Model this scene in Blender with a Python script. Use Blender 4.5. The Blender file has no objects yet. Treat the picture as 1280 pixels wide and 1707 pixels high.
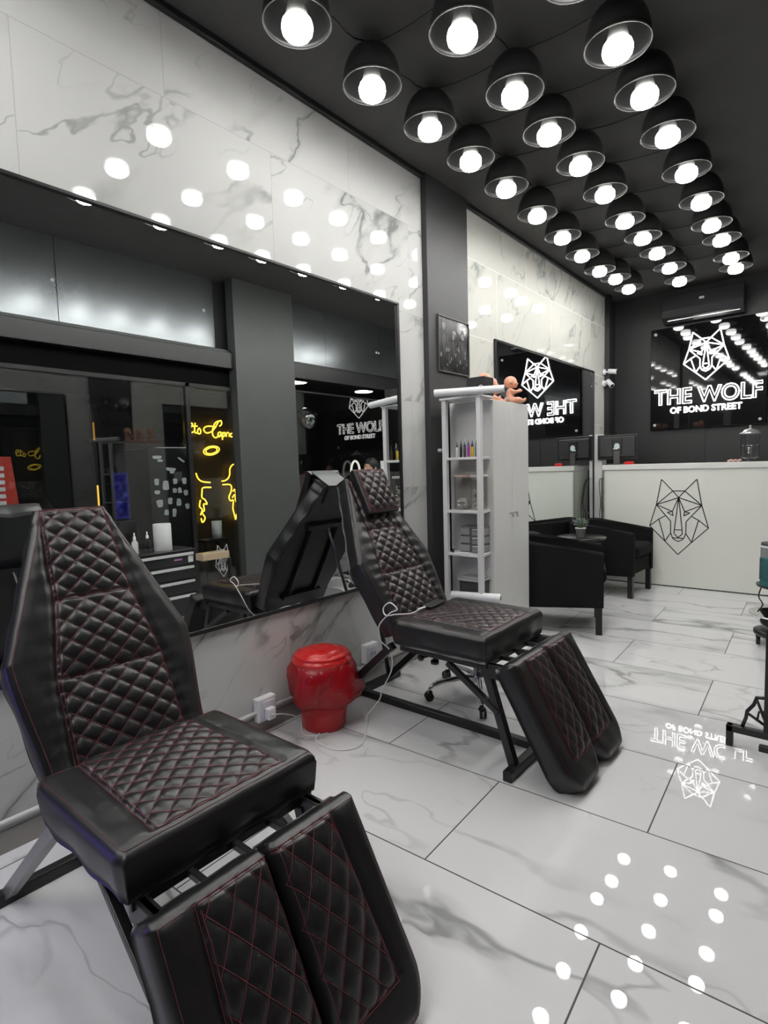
import bpy, math, random
from mathutils import Vector, Matrix
random.seed(7)
PI = math.pi
sc = bpy.context.scene
COL = sc.collection

# ---------------------------------------------------------------- camera
CAMX, CAMZ = 2.38, 1.393
yaw, pit, rol = math.radians(-39.718), math.radians(-4.5675), math.radians(1.508)
F = Vector((math.sin(yaw)*math.cos(pit), math.cos(yaw)*math.cos(pit), math.sin(pit)))
r0 = Vector((math.cos(yaw), -math.sin(yaw), 0)); d0 = F.cross(r0)
Rr = r0*math.cos(rol) + d0*math.sin(rol); Dn = F.cross(Rr)
cam_d = bpy.data.cameras.new('camera'); cam = bpy.data.objects.new('camera', cam_d); COL.objects.link(cam)
cam_d.sensor_fit = 'HORIZONTAL'; cam_d.sensor_width = 36; cam_d.lens = 931.96/1280*36
cam_d.clip_start = .05; cam_d.clip_end = 100
cam.matrix_world = Matrix.Translation((CAMX, 0, CAMZ)) @ Matrix((Rr, -Dn, -F)).transposed().to_4x4()
sc.camera = cam
# ---------------------------------------------------------------- world, exposure
w = bpy.data.worlds.new('world'); sc.world = w; w.use_nodes = True
w.node_tree.nodes['Background'].inputs[0].default_value = (.5, .55, .6, 1)
w.node_tree.nodes['Background'].inputs[1].default_value = .004
vs = sc.view_settings
sc.display_settings.display_device = 'sRGB'
vs.view_transform = 'Standard'; vs.look = 'None'; vs.gamma = 1; vs.use_curve_mapping = False
vs.exposure = 0.0
try:
    sc.cycles.max_bounces = 14; sc.cycles.glossy_bounces = 9; sc.cycles.diffuse_bounces = 4
    sc.cycles.transparent_max_bounces = 16; sc.cycles.use_denoising = True
    sc.cycles.sample_clamp_indirect = 8
except Exception: pass
BULB = 86.0        # radiance of the pendant bulbs
NEON = 6.0

# ---------------------------------------------------------------- node helpers
class NT:
    def __init__(s, name):
        s.m = bpy.data.materials.new(name); s.m.use_nodes = True
        s.t = s.m.node_tree; s.t.nodes.clear()
        s.out = s.t.nodes.new('ShaderNodeOutputMaterial')
    def n(s, k, **kw):
        o = s.t.nodes.new(k)
        for a, b in kw.items(): setattr(o, a, b)
        return o
    def put(s, sock, v):
        if v is None: return
        if isinstance(v, bpy.types.NodeSocket): s.t.links.new(v, sock)
        elif isinstance(v, (tuple, list)) and len(v) == 3 and sock.type == 'RGBA': sock.default_value = (*v, 1)
        else: sock.default_value = v
    def math(s, op, a, b=None, c=None):
        o = s.n('ShaderNodeMath', operation=op)
        s.put(o.inputs[0], a); s.put(o.inputs[1], b)
        if c is not None: s.put(o.inputs[2], c)
        return o.outputs[0]
    def geo(s): return s.n('ShaderNodeNewGeometry').outputs['Position']
    def obj(s): return s.n('ShaderNodeTexCoord').outputs['Object']
    def sep(s, v):
        o = s.n('ShaderNodeSeparateXYZ'); s.put(o.inputs[0], v); return o.outputs
    def comb(s, x, y, z):
        o = s.n('ShaderNodeCombineXYZ'); s.put(o.inputs[0], x); s.put(o.inputs[1], y); s.put(o.inputs[2], z); return o.outputs[0]
    def noise(s, vec, scale, detail=3, rough=.5, dist=0):
        o = s.n('ShaderNodeTexNoise'); s.put(o.inputs['Vector'], vec); o.inputs['Scale'].default_value = scale
        o.inputs['Detail'].default_value = detail; o.inputs['Roughness'].default_value = rough; o.inputs['Distortion'].default_value = dist
        return o
    def mix(s, f, a, b):
        o = s.n('ShaderNodeMix', data_type='RGBA'); s.put(o.inputs[0], f); s.put(o.inputs[6], a); s.put(o.inputs[7], b); return o.outputs[2]
    def step(s, v, lo, hi, a=0., b=1.):
        o = s.n('ShaderNodeMapRange', interpolation_type='SMOOTHSTEP'); s.put(o.inputs[0], v)
        for i, x in enumerate((lo, hi, a, b)): o.inputs[i+1].default_value = x
        return o.outputs[0]
    def vadd(s, a, b, op='ADD'):
        o = s.n('ShaderNodeVectorMath', operation=op); s.put(o.inputs[0], a); s.put(o.inputs[1], b); return o.outputs[0]
    def pbr(s, color, rough=.5, metal=0, spec=.5, **kw):
        p = s.n('ShaderNodeBsdfPrincipled'); s.put(p.inputs['Base Color'], color); s.put(p.inputs['Roughness'], rough)
        s.put(p.inputs['Metallic'], metal); s.put(p.inputs['Specular IOR Level'], spec)
        for k, v in kw.items(): s.put(p.inputs[k.replace('_', ' ')], v)
        s.t.links.new(p.outputs[0], s.out.inputs[0]); return p
    def bump(s, p, h, strength=.2, dist=.002):
        b = s.n('ShaderNodeBump'); b.inputs['Strength'].default_value = strength; b.inputs['Distance'].default_value = dist
        s.put(b.inputs['Height'], h); s.t.links.new(b.outputs[0], p.inputs['Normal'])
_mc = {}
def M(name, color, rough=.5, metal=0, spec=.5, bump=0, bscale=60, var=0, **kw):
    if name in _mc: return _mc[name]
    t = NT(name); c = color
    if var:
        nz = t.noise(t.obj(), 7, 4); c = t.mix(t.math('MULTIPLY', nz.outputs[0], var), color, tuple(x*.55 for x in color))
    p = t.pbr(c, rough, metal, spec, **kw)
    if bump: t.bump(p, t.noise(t.obj(), bscale, 4).outputs[0], bump)
    _mc[name] = t.m; return t.m
def EM(name, color, strength):
    t = NT(name); e = t.n('ShaderNodeEmission'); e.inputs[0].default_value = (*color, 1); e.inputs[1].default_value = strength
    t.t.links.new(e.outputs[0], t.out.inputs[0]); return t.m
def veins(t, v, dens=1.0):
    """grey marble veins: crooked lines, broken up, with a few smoky wider ones"""
    warp = t.noise(v, 1.9*dens, 4, .6).outputs['Color']
    wv = t.vadd(v, t.vadd(warp, (.34, .34, .34), 'MULTIPLY'))
    def layer(off, sc_, det, wid, bo, lo, hi):
        a = t.noise(t.vadd(wv, off), sc_*dens, det, .5).outputs[0]
        d = t.math('ABSOLUTE', t.math('SUBTRACT', a, .5))
        brk = t.step(t.noise(t.vadd(v, bo), 1.5*dens, 3).outputs[0], lo, hi)
        return d, t.math('MULTIPLY', t.step(d, .0, wid, 1., 0.), brk), brk
    da, l1, b1 = layer((0., 0., 0.), .8, 3, .014, (0., 5., 0.), .40, .56)
    db, l2, b2 = layer((7.3, 2.1, 4.4), 1.3, 3, .010, (3., 9., 1.), .44, .60)
    dc, l3, b3 = layer((1.3, 12.1, 9.4), 2.3, 2, .016, (13., 2., 7.), .50, .64)
    sm = t.math('MULTIPLY', t.math('MULTIPLY', t.step(da, .0, .06, 1., 0.), b2), .45)
    l = t.math('MAXIMUM', t.math('MAXIMUM', t.math('MULTIPLY', l1, .85), t.math('MULTIPLY', l2, .7)), t.math('MULTIPLY', l3, .4))
    fade = t.step(t.noise(v, 6*dens, 3).outputs[0], .3, .65, .45, 1.)
    return t.math('MINIMUM', t.math('MULTIPLY', t.math('ADD', l, sm), fade), 1.)
def frac_line(t, v, size, half):
    f = t.math('FRACT', t.math('DIVIDE', v, size)); d = t.math('MINIMUM', f, t.math('SUBTRACT', 1., f))
    return t.math('LESS_THAN', t.math('MULTIPLY', d, size), half)
def tile_mat(name, U, V, u0, v0, a, b, shift, base, vein, grout, gw, rough, veinamt, uv_of, dens=1.0, twist=0.0, bmp=.05):
    t = NT(name); P = t.sep(t.geo())
    u, v = uv_of(t, P)
    u = t.math('SUBTRACT', u, u0); v = t.math('SUBTRACT', v, v0)
    row = t.math('FLOOR', t.math('DIVIDE', v, b))
    odd = t.math('MODULO', t.math('ADD', row, 100.), 2.)
    u = t.math('SUBTRACT', u, t.math('MULTIPLY', odd, shift))
    col = t.math('FLOOR', t.math('DIVIDE', u, a))
    wn = t.n('ShaderNodeTexWhiteNoise', noise_dimensions='2D'); t.put(wn.inputs['Vector'], t.comb(row, col, 0.))
    off = t.vadd(wn.outputs['Color'], (40., 40., 40.), 'MULTIPLY')
    ur = t.math('ADD', t.math('MULTIPLY', u, math.cos(twist)), t.math('MULTIPLY', v, math.sin(twist)))
    vr = t.math('SUBTRACT', t.math('MULTIPLY', v, math.cos(twist)), t.math('MULTIPLY', u, math.sin(twist)))
    vec = t.vadd(t.comb(t.math('MULTIPLY', ur, .55), t.math('MULTIPLY', vr, 1.2), 0.), off)
    vn = t.math('MULTIPLY', veins(t, vec, dens), veinamt)
    g = t.math('MAXIMUM', frac_line(t, u, a, gw/2), frac_line(t, v, b, gw/2))
    cloud = t.mix(t.math('MULTIPLY', t.noise(vec, 1.3, 3).outputs[0], .35), base, tuple(x*.86 for x in base))
    c = t.mix(g, t.mix(vn, cloud, vein), grout)
    p = t.pbr(c, t.mix(g, (rough,)*3, (.6,)*3), 0, .5)
    wob = t.noise(t.comb(u, v, 0.), 5.0, 2).outputs[0]
    h = t.math('ADD', wob, t.math('MULTIPLY', g, -.35))
    t.bump(p, h, bmp, .004)
    return t.m
ca, sa = math.cos(math.radians(2.42)), math.sin(math.radians(2.42))
def floor_uv(t, P):
    x = t.math('SUBTRACT', P[0], CAMX); y = P[1]
    u = t.math('ADD', t.math('MULTIPLY', x, ca), t.math('MULTIPLY', y, sa))
    v = t.math('SUBTRACT', t.math('MULTIPLY', y, ca), t.math('MULTIPLY', x, sa))
    return u, v
MAT_FLOOR = tile_mat('marble_floor', 0, 0, -1.0514, 1.5659, 1.208, .6, .604, (.70, .70, .71), (.30, .30, .30), (.06, .055, .055), .0055, .012, 1.0, floor_uv, 1.0, 0.0, .03)
def wall_uv(t, P): return P[1], P[2]
MAT_WALL1 = tile_mat('marble_wall', 0, 0, 2.01, .05, 1.19, .6, .60, (.57, .575, .565), (.21, .22, .21), (.40, .40, .39), .004, .03, .95, wall_uv, 1.35, .7, .07)
MAT_WALL2 = tile_mat('marble_wall_far', 0, 0, 4.467, .04, 1.137, .6, .565, (.66, .66, .61), (.24, .27, .26), (.72, .72, .70), .006, .03, .8, wall_uv, 1.5, .9, .07)

# ---------------------------------------------------------------- mesh helpers
class MB:
    def __init__(s): s.v = []; s.f = []; s.sm = []
    def add(s, vs, fs, smooth=False):
        o = len(s.v); s.v += [Vector(p) for p in vs]
        s.f += [tuple(i+o for i in f) for f in fs]; s.sm += [smooth]*len(fs); return s
    def box(s, x0, x1, y0, y1, z0, z1, T=None):
        vs = [Vector((x, y, z)) for z in (z0, z1) for y in (y0, y1) for x in (x0, x1)]
        if T: vs = [T @ p for p in vs]
        return s.add(vs, [(0, 2, 3, 1), (4, 5, 7, 6), (0, 1, 5, 4), (2, 6, 7, 3), (0, 4, 6, 2), (1, 3, 7, 5)])
    def bar(s, a, b, w, h=None, up=(0, 0, 1)):
        """rectangular bar from a to b"""
        a, b = Vector(a), Vector(b); h = h or w; d = (b-a); L = d.length; d.normalize()
        up = Vector(up)
        if abs(d.dot(up)) > .98: up = Vector((0, 1, 0))
        x = d.cross(up).normalized(); y = x.cross(d).normalized()
        vs = []
        for p in (a, b):
            for i, j in ((-1, -1), (1, -1), (1, 1), (-1, 1)): vs.append(p + x*i*w/2 + y*j*h/2)
        return s.add(vs, [(3, 2, 1, 0), (4, 5, 6, 7), (0, 1, 5, 4), (1, 2, 6, 5), (2, 3, 7, 6), (3, 0, 4, 7)])
    def tube(s, pts, r, n=8, closed=False, cap=True):
        P = [Vector(p) for p in pts]; m = len(P)
        if m < 2: return s
        rs = r if isinstance(r, (list, tuple)) else [r]*m
        t0 = (P[1]-P[0]).normalized(); u = t0.orthogonal().normalized(); vs = []
        for i in range(m):
            if closed: t = (P[(i+1) % m]-P[i-1])
            else: t = P[min(i+1, m-1)]-P[max(i-1, 0)]
            if t.length < 1e-9: t = t0.copy()
            t.normalize(); u = (u - t*u.dot(t))
            if u.length < 1e-6: u = t.orthogonal()
            u.normalize(); w_ = t.cross(u)
            for k in range(n):
                a = 2*PI*k/n; vs.append(P[i] + (u*math.cos(a)+w_*math.sin(a))*rs[i])
        fs = []
        for i in range(m if closed else m-1):
            j = (i+1) % m
            for k in range(n): fs.append((i*n+k, i*n+(k+1) % n, j*n+(k+1) % n, j*n+k))
        s.add(vs, fs, True)
        if cap and not closed:
            o = len(s.v)-m*n
            s.f.append(tuple(o+n-1-k for k in range(n))); s.sm.append(False)
            s.f.append(tuple(o+(m-1)*n+k for k in range(n))); s.sm.append(False)
        return s
    def lathe(s, prof, c=(0, 0, 0), n=24, T=None, smooth=True, wob=None):
        c = Vector(c); vs = []; m = len(prof)
        for i, (r, z) in enumerate(prof):
            for k in range(n):
                a = 2*PI*k/n; rr = max(r, 1e-4)
                if wob: rr += wob(i, a)
                p = Vector((rr*math.cos(a), rr*math.sin(a), z)); vs.append((T @ p if T else p)+c)
        fs = [(i*n+k, i*n+(k+1) % n, (i+1)*n+(k+1) % n, (i+1)*n+k) for i in range(m-1) for k in range(n)]
        return s.add(vs, fs, smooth)
    def cyl(s, a, b, r, n=16): return s.tube([a, b], r, n)
    def sphere(s, c, r, n=12, sc_=(1, 1, 1)):
        prof = [(math.sin(PI*i/n)*r, -math.cos(PI*i/n)*r) for i in range(n+1)]
        T = Matrix.Diagonal((*sc_,)).to_4x4(); return s.lathe(prof, c, 2*n, T)
    def prism(s, poly, z0, z1, T=None):
        n = len(poly); vs = [Vector((x, y, z)) for z in (z0, z1) for x, y in poly]
        if T: vs = [T @ p for p in vs]
        return s.add(vs, [tuple(reversed(range(n))), tuple(range(n, 2*n))] + [(i, (i+1) % n, n+(i+1) % n, n+i) for i in range(n)])
    def build(s, name, mat, parent=None, loc=None, rot=None, bevel=0, seg=2, mw=None, sub=0):
        me = bpy.data.meshes.new(name); me.from_pydata([tuple(p) for p in s.v], [], s.f)
        me.polygons.foreach_set('use_smooth', s.sm); me.update()
        ms = mat if isinstance(mat, (list, tuple)) else [mat]
        for m_ in ms: me.materials.append(m_)
        o = bpy.data.objects.new(name, me); COL.objects.link(o)
        if parent: o.parent = parent
        if mw is not None: o.matrix_basis = mw
        if loc: o.location = loc
        if rot: o.rotation_euler = rot
        if bevel:
            b = o.modifiers.new('bevel', 'BEVEL'); b.width = bevel; b.segments = seg; b.limit_method = 'ANGLE'; b.harden_normals = False
        if sub:
            b = o.modifiers.new('sub', 'SUBSURF'); b.levels = b.render_levels = sub
        return o
def B(*a, **k): return MB().box(*a, **k)
def tag(o, label=None, cat=None, group=None, kind=None):
    if label: o['label'] = label
    if cat: o['category'] = cat
    if group: o['group'] = group
    if kind: o['kind'] = kind
    return o
def thing(name, label, cat, loc=(0, 0, 0), rz=0, group=None):
    o = bpy.data.objects.new(name, None); COL.objects.link(o); o.empty_display_size = .05
    o.location = loc; o.rotation_euler = (0, 0, rz); return tag(o, label, cat, group)
def dup(root, loc, rz=0, label=None, group=None, scale=None):
    def cp(o, par):
        c = o.copy(); COL.objects.link(c)
        if par: c.parent = par
        for ch in list(o.children): cp(ch, c)
        return c
    r = cp(root, None); r.location = loc; r.rotation_euler = (0, 0, rz)
    if scale: r.scale = (scale,)*3
    if label: r['label'] = label
    if group: r['group'] = group
    return r
def structure(o): o['kind'] = 'structure'; return o
def smooth_curve(pts, k=6, closed=False):
    P = [Vector(p) for p in pts]; n = len(P); out = []
    rng = range(n if closed else n-1)
    for i in rng:
        if closed: a, b, c, d = P[i-1], P[i], P[(i+1) % n], P[(i+2) % n]
        else: a, b, c, d = P[max(i-1, 0)], P[i], P[i+1], P[min(i+2, n-1)]
        for j in range(k):
            t = j/k; out.append(.5*((2*b)+(c-a)*t+(2*a-5*b+4*c-d)*t*t+(3*b-a-3*c+d)*t**3))
    if not closed: out.append(P[-1])
    return out

# ---------------------------------------------------------------- materials
black_paint = M('black_wall_paint', (.030, .031, .032), .55, bump=.08, bscale=90, var=.4)
grey_paint = M('charcoal_wall_paint', (.026, .027, .028), .5, bump=.1, bscale=120, var=.4)
ceil_m = M('black_ceiling_fabric', (.085, .083, .08), .8, bump=.5, bscale=6, var=.5)
satin_black = M('satin_dark_sheet', (.36, .38, .40), .24, .9, bump=.03, bscale=4, var=.5)
white_lam = M('white_laminate', (.78, .78, .76), .3, var=.1)
white_panel = M('white_counter_panel', (.80, .81, .75), .28)
white_metal = M('white_metal', (.75, .75, .76), .3)
black_metal = M('black_metal', (.012, .012, .013), .35)
chrome = M('chrome', (.85, .85, .86), .08, 1)
steel = M('steel', (.55, .55, .56), .28, 1)
black_plastic = M('black_plastic', (.014, .014, .015), .35)
white_plastic = M('white_plastic', (.78, .78, .80), .3)
fabric_black = M('black_fabric', (.009, .009, .0095), .85, bump=.6, bscale=400, spec=.2)
leather = M('black_leatherette', (.011, .011, .012), .34, bump=.18, bscale=350, spec=.55)
thread = M('red_thread', (.15, .026, .036), .65)
gloss_black = M('gloss_black_acrylic', (.006, .006, .007), .03, spec=.6)
mirror_m = M('mirror_silver', (.86, .89, .88), .0, 1)
skin_m = M('doll_vinyl', (.72, .36, .24), .45)
neon_w = EM('white_neon', (1, .99, .97), NEON)
neon_y = EM('yellow_neon', (1, .62, .06), 3.0)
_t = NT('bulb_glow'); _n = _t.sep(_t.n('ShaderNodeNewGeometry').outputs['Normal'])
_e = _t.n('ShaderNodeEmission'); _e.inputs[0].default_value = (1, .985, .95, 1)   # the diffuser sends most light out of its tip
_t.put(_e.inputs[1], _t.step(_t.math('MULTIPLY', _n[2], -1.), .15, .95, BULB*.15, BULB)); _t.t.links.new(_e.outputs[0], _t.out.inputs[0]); bulb_m = _t.m
def glass_mat(name, tint=(1, 1, 1), rough=0.0, boost=1.8, ior=1.5):
    t = NT(name); g = t.n('ShaderNodeNewGeometry'); dt = t.n('ShaderNodeVectorMath', operation='DOT_PRODUCT')
    t.put(dt.inputs[0], g.outputs['Incoming']); t.put(dt.inputs[1], g.outputs['Normal'])
    c = t.math('ABSOLUTE', dt.outputs['Value']); f0 = ((ior-1)/(ior+1))**2       # thin sheet: the same from both sides
    f = t.math('ADD', t.math('MULTIPLY', t.math('POWER', t.math('SUBTRACT', 1., c), 5.), 1-f0), f0)
    f = t.math('MINIMUM', t.math('MULTIPLY', f, boost), 1.)
    tr = t.n('ShaderNodeBsdfTransparent'); tr.inputs[0].default_value = (*tint, 1)
    gl = t.n('ShaderNodeBsdfGlossy'); gl.inputs['Roughness'].default_value = rough
    mx = t.n('ShaderNodeMixShader'); t.put(mx.inputs[0], f)
    t.t.links.new(tr.outputs[0], mx.inputs[1]); t.t.links.new(gl.outputs[0], mx.inputs[2]); t.t.links.new(mx.outputs[0], t.out.inputs[0])
    return t.m
window_glass = glass_mat('window_glass', (.78, .82, .82), 0.0, 2.2, 1.55)
clear_plastic = glass_mat('clear_plastic', (.88, .87, .86), .05, 1.6, 1.45)
smoke_plastic = glass_mat('smoke_plastic', (.35, .36, .37), .15, 1.6, 1.4)

# ---------------------------------------------------------------- room shell
G = 2.76; H = 3.44; YB = 7.65; YF = -1.9
structure(B(0, 7.2, YF, 9.2, -.1, 0).build('floor', MAT_FLOOR))
structure(B(-.1, G+.3, YF, YB+.1, H, H+.1).build('ceiling', ceil_m))
structure(B(-.12, 0, YF, 3.36, 0, H).build('wall_left', MAT_WALL1))
structure(B(-.12, 0, 3.91, 7.24, 0, H).build('wall_left_far', MAT_WALL2))
structure(B(-.12, .045, 3.36, 3.91, 0, H).build('trim_1', M('pillar_black', (.036, .036, .038), .5, var=.3), bevel=.003))
structure(B(-.12, .0, 7.24, YB, 0, H).build('wall_left_corner', black_paint))
m = MB().box(-.1, 1.052, YB, YB+.1, 0, H).box(1.058, 2.2, YB, YB+.1, 0, H).box(2.206, G+.3, YB, YB+.1, 0, H).box(0, G+.3, YB+.01, YB+.1, 0, H)
structure(m.build('wall_back', grey_paint))
structure(B(0, .06, 7.24, 7.34, 0, H).build('trim_2', black_metal))
structure(B(0, 7.2, YF-.1, YF, 0, H).build('wall_front', grey_paint))
structure(B(0, .03, YF, 7.24, H-.035, H).build('trim_3', black_metal, bevel=.006))
# opposite side: charcoal pillar, upper boards behind a beam, glass below
structure(B(2.66, 2.79, 3.66, 4.48, 0, H).build('trim_4', M('pillar_charcoal', (.075, .079, .078), .45, var=.35, bump=.05), bevel=.003))
m = MB()
for y0, y1 in ((YF, 3.66), (4.48, YB)):
    m.box(2.70, 2.88, y0, y1, 2.50, 2.665); m.box(2.735, 2.90, y0, y1, 2.67, 2.70)
structure(m.build('trim_5', black_metal, bevel=.004))
m = MB()
m.box(2.80, 2.90, YF, 3.66, 2.28, 2.50)
structure(m.build('trim_7', M('matt_black', (.004, .004, .004), .9, spec=.1)))
m = MB()
for ys in ((YF, .05, .99, 2.02, 3.56), (4.54, 5.2, 6.3, 7.0, YB)):
    for a, b in zip(ys, ys[1:]): m.box(2.865, 2.885, a+.003, b-.003, 2.69, H)
structure(m.build('wall_right', satin_black))
structure(B(2.885, 3.0, YF, YB, 2.57, H).build('wall_right_backing', black_paint))
m = MB()
for y in (YF+.02, .9, 3.12, 7.62): m.box(2.74, 2.79, y-.022, y+.022, 0, 2.31 if y < 4 else 2.5)
m.box(2.74, 2.79, YF, 3.64, 0, .04).box(2.74, 2.79, 4.5, 7.65, 0, .04).box(2.74, 2.79, YF, 3.64, 2.27, 2.31).box(2.745, 2.775, 4.5, 7.65, 2.345, 2.365)
wf = structure(m.build('window_1', black_metal, bevel=.003))
def pane(y0, y1, zt=2.27):
    o = MB().add([(G, y0, .04), (G, y1, .04), (G, y1, zt), (G, y0, zt)], [(0, 1, 2, 3)]).build('window_pane', window_glass, wf)
for a, b in ((YF+.04, .878), (.922, 3.098), (3.142, 3.655)): pane(a, b)
pane(4.485, 7.6, 2.35)
# dark passage beyond the glass
structure(B(7.1, 7.2, YF, 9.2, 0, 3).build('wall_passage', black_paint))
structure(B(3.0, 7.2, YF, 9.2, 2.75, 2.85).build('ceiling_passage', black_paint))
structure(B(2.8, 7.2, 9.1, 9.2, 0, 3).build('wall_passage_end', black_paint))
# screws of the upper boards
screw = MB().lathe([(0, .012), (.012, .010), (.016, .003), (.016, 0)], n=12, T=Matrix.Rotation(-PI/2, 4, 'Y'))
for i, (y, z) in enumerate(((1.99, 3.07), (3.44, 3.10), (6.22, 3.05), (6.27, 3.05))):
    lab = ('white screw cap at the seam of the grey upper boards, in the mirror', 'white screw cap near the right end of the wide board, in the mirror',
           'left one of two white screw caps right of the charcoal pillar, in the mirror', 'right one of two white screw caps right of the charcoal pillar, in the mirror')[i]
    tag(screw.build('screw_cap', white_plastic, loc=(2.865, y, z)), lab, 'screw cap')

# ---------------------------------------------------------------- pendant lamps
rows = [[(.56, 1.71), (.54, 2.21), (.56, 2.67), (.56, 3.1), (.56, 3.56), (.54, 4.09), (.52, 4.62), (.49, 5.14), (.47, 5.66), (.51, 6.01), (.51, 6.45)],
        [(1.05, 2.21), (1.04, 2.72), (1.03, 3.16), (1.04, 3.61), (1.03, 4.1), (1.0, 4.65), (1.01, 5.1), (1.01, 5.55), (1.0, 6.05), (.98, 6.56)],
        [(1.53, 2.74), (1.53, 3.17), (1.53, 3.64), (1.52, 4.17), (1.51, 4.7), (1.49, 5.21), (1.5, 5.61), (1.49, 6.16), (1.48, 6.52)]]
near = [[(x, y) for y in ((1.71,) if k == 1 else (2.25, 1.72) if k == 2 else ()) + (.6, .1, -.4, -.9, -1.4)] for k, x in enumerate((.56, 1.05, 1.53))]  # last five of each row are unseen, added to light the foreground
shade_m = M('black_shade', (.016, .016, .016), .4)
def make_lamp():
    t = thing('pendant_lamp', 'x', 'pendant lamp', (0, 0, 3.24))
    R_ = .142; out = []; n = 12
    for i in range(n+1):
        a = PI/2*i/n; out.append((R_*math.cos(a)**.72 if i < n else .012, .178*math.sin(a)))
    inn = [(r-.0035, z-.003) for r, z in reversed(out[:-1])]
    inn[-1] = (R_-.004, 0)
    MB().lathe(out[:1]+out+[(.012, .176)], n=32).lathe([(0.004, .172)]+inn+[(R_, 0)], n=32).build('lamp_shade', shade_m, t)
    MB().tube([(R_*math.cos(a), R_*math.sin(a), 0) for a in [2*PI*k/36 for k in range(36)]], .0028, 6, closed=True).build('rim', M('shade_rim', (.10, .10, .095), .3), t)
    b = [(.002, -.060), (.03, -.058), (.052, -.050), (.063, -.036), (.066, -.022), (.065, -.004), (.060, .008), (.045, .014)]
    MB().lathe(b, n=16).build('bulb', bulb_m, t)
    MB().lathe([(.045, .014), (.048, .03), (.038, .07), (.022, .10), (.018, .13), (.018, .17)], n=16).build('socket', M('bulb_base', (.75, .75, .72), .5), t)
    MB().tube([(0, 0, .176), (.001, 0, .2)], .004, 6).build('cord', black_plastic, t)
    return t
lamp0 = make_lamp(); first = True
row_name = ('row beside the marble wall', 'middle row', 'row farthest from the marble')
ordn = ['first', 'second', 'third', 'fourth', 'fifth', 'sixth', 'seventh', 'eighth', 'ninth', 'tenth', 'eleventh']
tops = []
for k in range(3):
    for i, (x, y) in enumerate(rows[k]):
        lab = 'lit black dome pendant, %s from the front in the %s' % (ordn[i], row_name[k])
        x_, y_ = x, y
        if first: o = lamp0; first = False; o.location = (x_, y_, 3.24); o['label'] = lab; o['group'] = 'dome pendants under the black ceiling'
        else: o = dup(lamp0, (x_, y_, 3.24), random.random()*6, lab, 'dome pendants under the black ceiling')
    for i, (x, y) in enumerate(near[k]):
        dup(lamp0, (x, y, 3.24), random.random()*6, 'lit dome pendant out of view, those over the viewer added as fill lamps', 'dome pendants seen only as reflections')
# wires strung between the lamp tops
for k in range(3):
    P = sorted(rows[k]+near[k], key=lambda p: p[1]); m = MB()
    for a, b in zip(P, P[1:]):
        pts = [Vector((a[0]+(b[0]-a[0])*t, a[1]+(b[1]-a[1])*t, 3.432-.05*4*t*(1-t)*random.uniform(.5, 1.1))) for t in [j/8 for j in range(9)]]
        m.tube(pts, .003, 5)
    tag(m.build('ceiling_wire', black_plastic), 'black wire slung along the %s of dome pendants' % row_name[k], 'wire')
for k in range(2):
    A = rows[k]+near[k]; Bq = rows[k+1]+near[k+1]
    for a in A:
        b = min(Bq, key=lambda q: abs(q[1]-a[1]-.05))
        o = MB().tube([Vector((a[0]+(b[0]-a[0])*t, a[1]+(b[1]-a[1])*t, 3.434-.11*t*(1-t))) for t in [j/6 for j in range(7)]], .003, 5).build('ceiling_wire', black_plastic)
        tag(o, 'short black wire slung crosswise between the middle row and its neighbour row of dome pendants', 'wire', 'crosswise ceiling wires')
m = MB()
for x, y in sum(rows+near, []): m.lathe([(.0, 3.425), (.014, 3.425), (.014, 3.44)], (x, y, 0), 8)
structure(m.build('trim_6', black_metal))

for i, x in enumerate((.6, 1.7)):  # unseen fill panels, added to brighten the foreground chair and floor
    t = thing('added_fill_panel', 'unseen square fill light panel added under the ceiling behind the viewer', 'ceiling light', (x, -1.2, 3.40), 0, 'fill panels added behind the viewer')
    MB().box(-.3, .3, -.3, .3, 0, .03).build('panel_frame', white_metal, t)
    MB().box(-.28, .28, -.28, .28, -.002, 0).build('diffuser', EM('fill_panel_glow', (.95, .97, 1), 9.0), t)
tag(MB().tube([(.12, -.55, .35), (.12, -.55, 1.15)], .012, 8).build('led_tube', EM('violet_led', (.22, .12, 1), 26.0)), 'upright violet LED tube near the wall, outside the picture at the left', 'light')
# ---------------------------------------------------------------- mirrors
def wall_mirror(y0, y1, z0, z1, label, fw=.022, tilt=.25):
    t = thing('wall_mirror', label, 'mirror', (.0, (y0+y1)/2, z0))
    h = z1-z0; w2 = (y1-y0)/2
    MB().box(.002, .017, -w2+.008, w2-.008, .008, h-.008).build('mirror_glass', mirror_m, t, rot=(0, -math.radians(tilt), 0))
    m = MB(); m.box(.0, .022, -w2, w2, 0, fw).box(0, .022, -w2, w2, h-fw*.7, h).box(0, .022, -w2, -w2+fw, fw, h-fw*.7).box(0, .022, w2-fw, w2, fw, h-fw*.7)
    m.build('mirror_frame', black_metal, t, bevel=.003); return t
wall_mirror(-.6, 3.056, .618, 2.492, 'big black-framed mirror on the marble wall behind the two treatment chairs')
wall_mirror(4.396, 6.83, .35, 2.467, 'black-framed mirror on the far marble wall behind the armchairs', .016)

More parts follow.
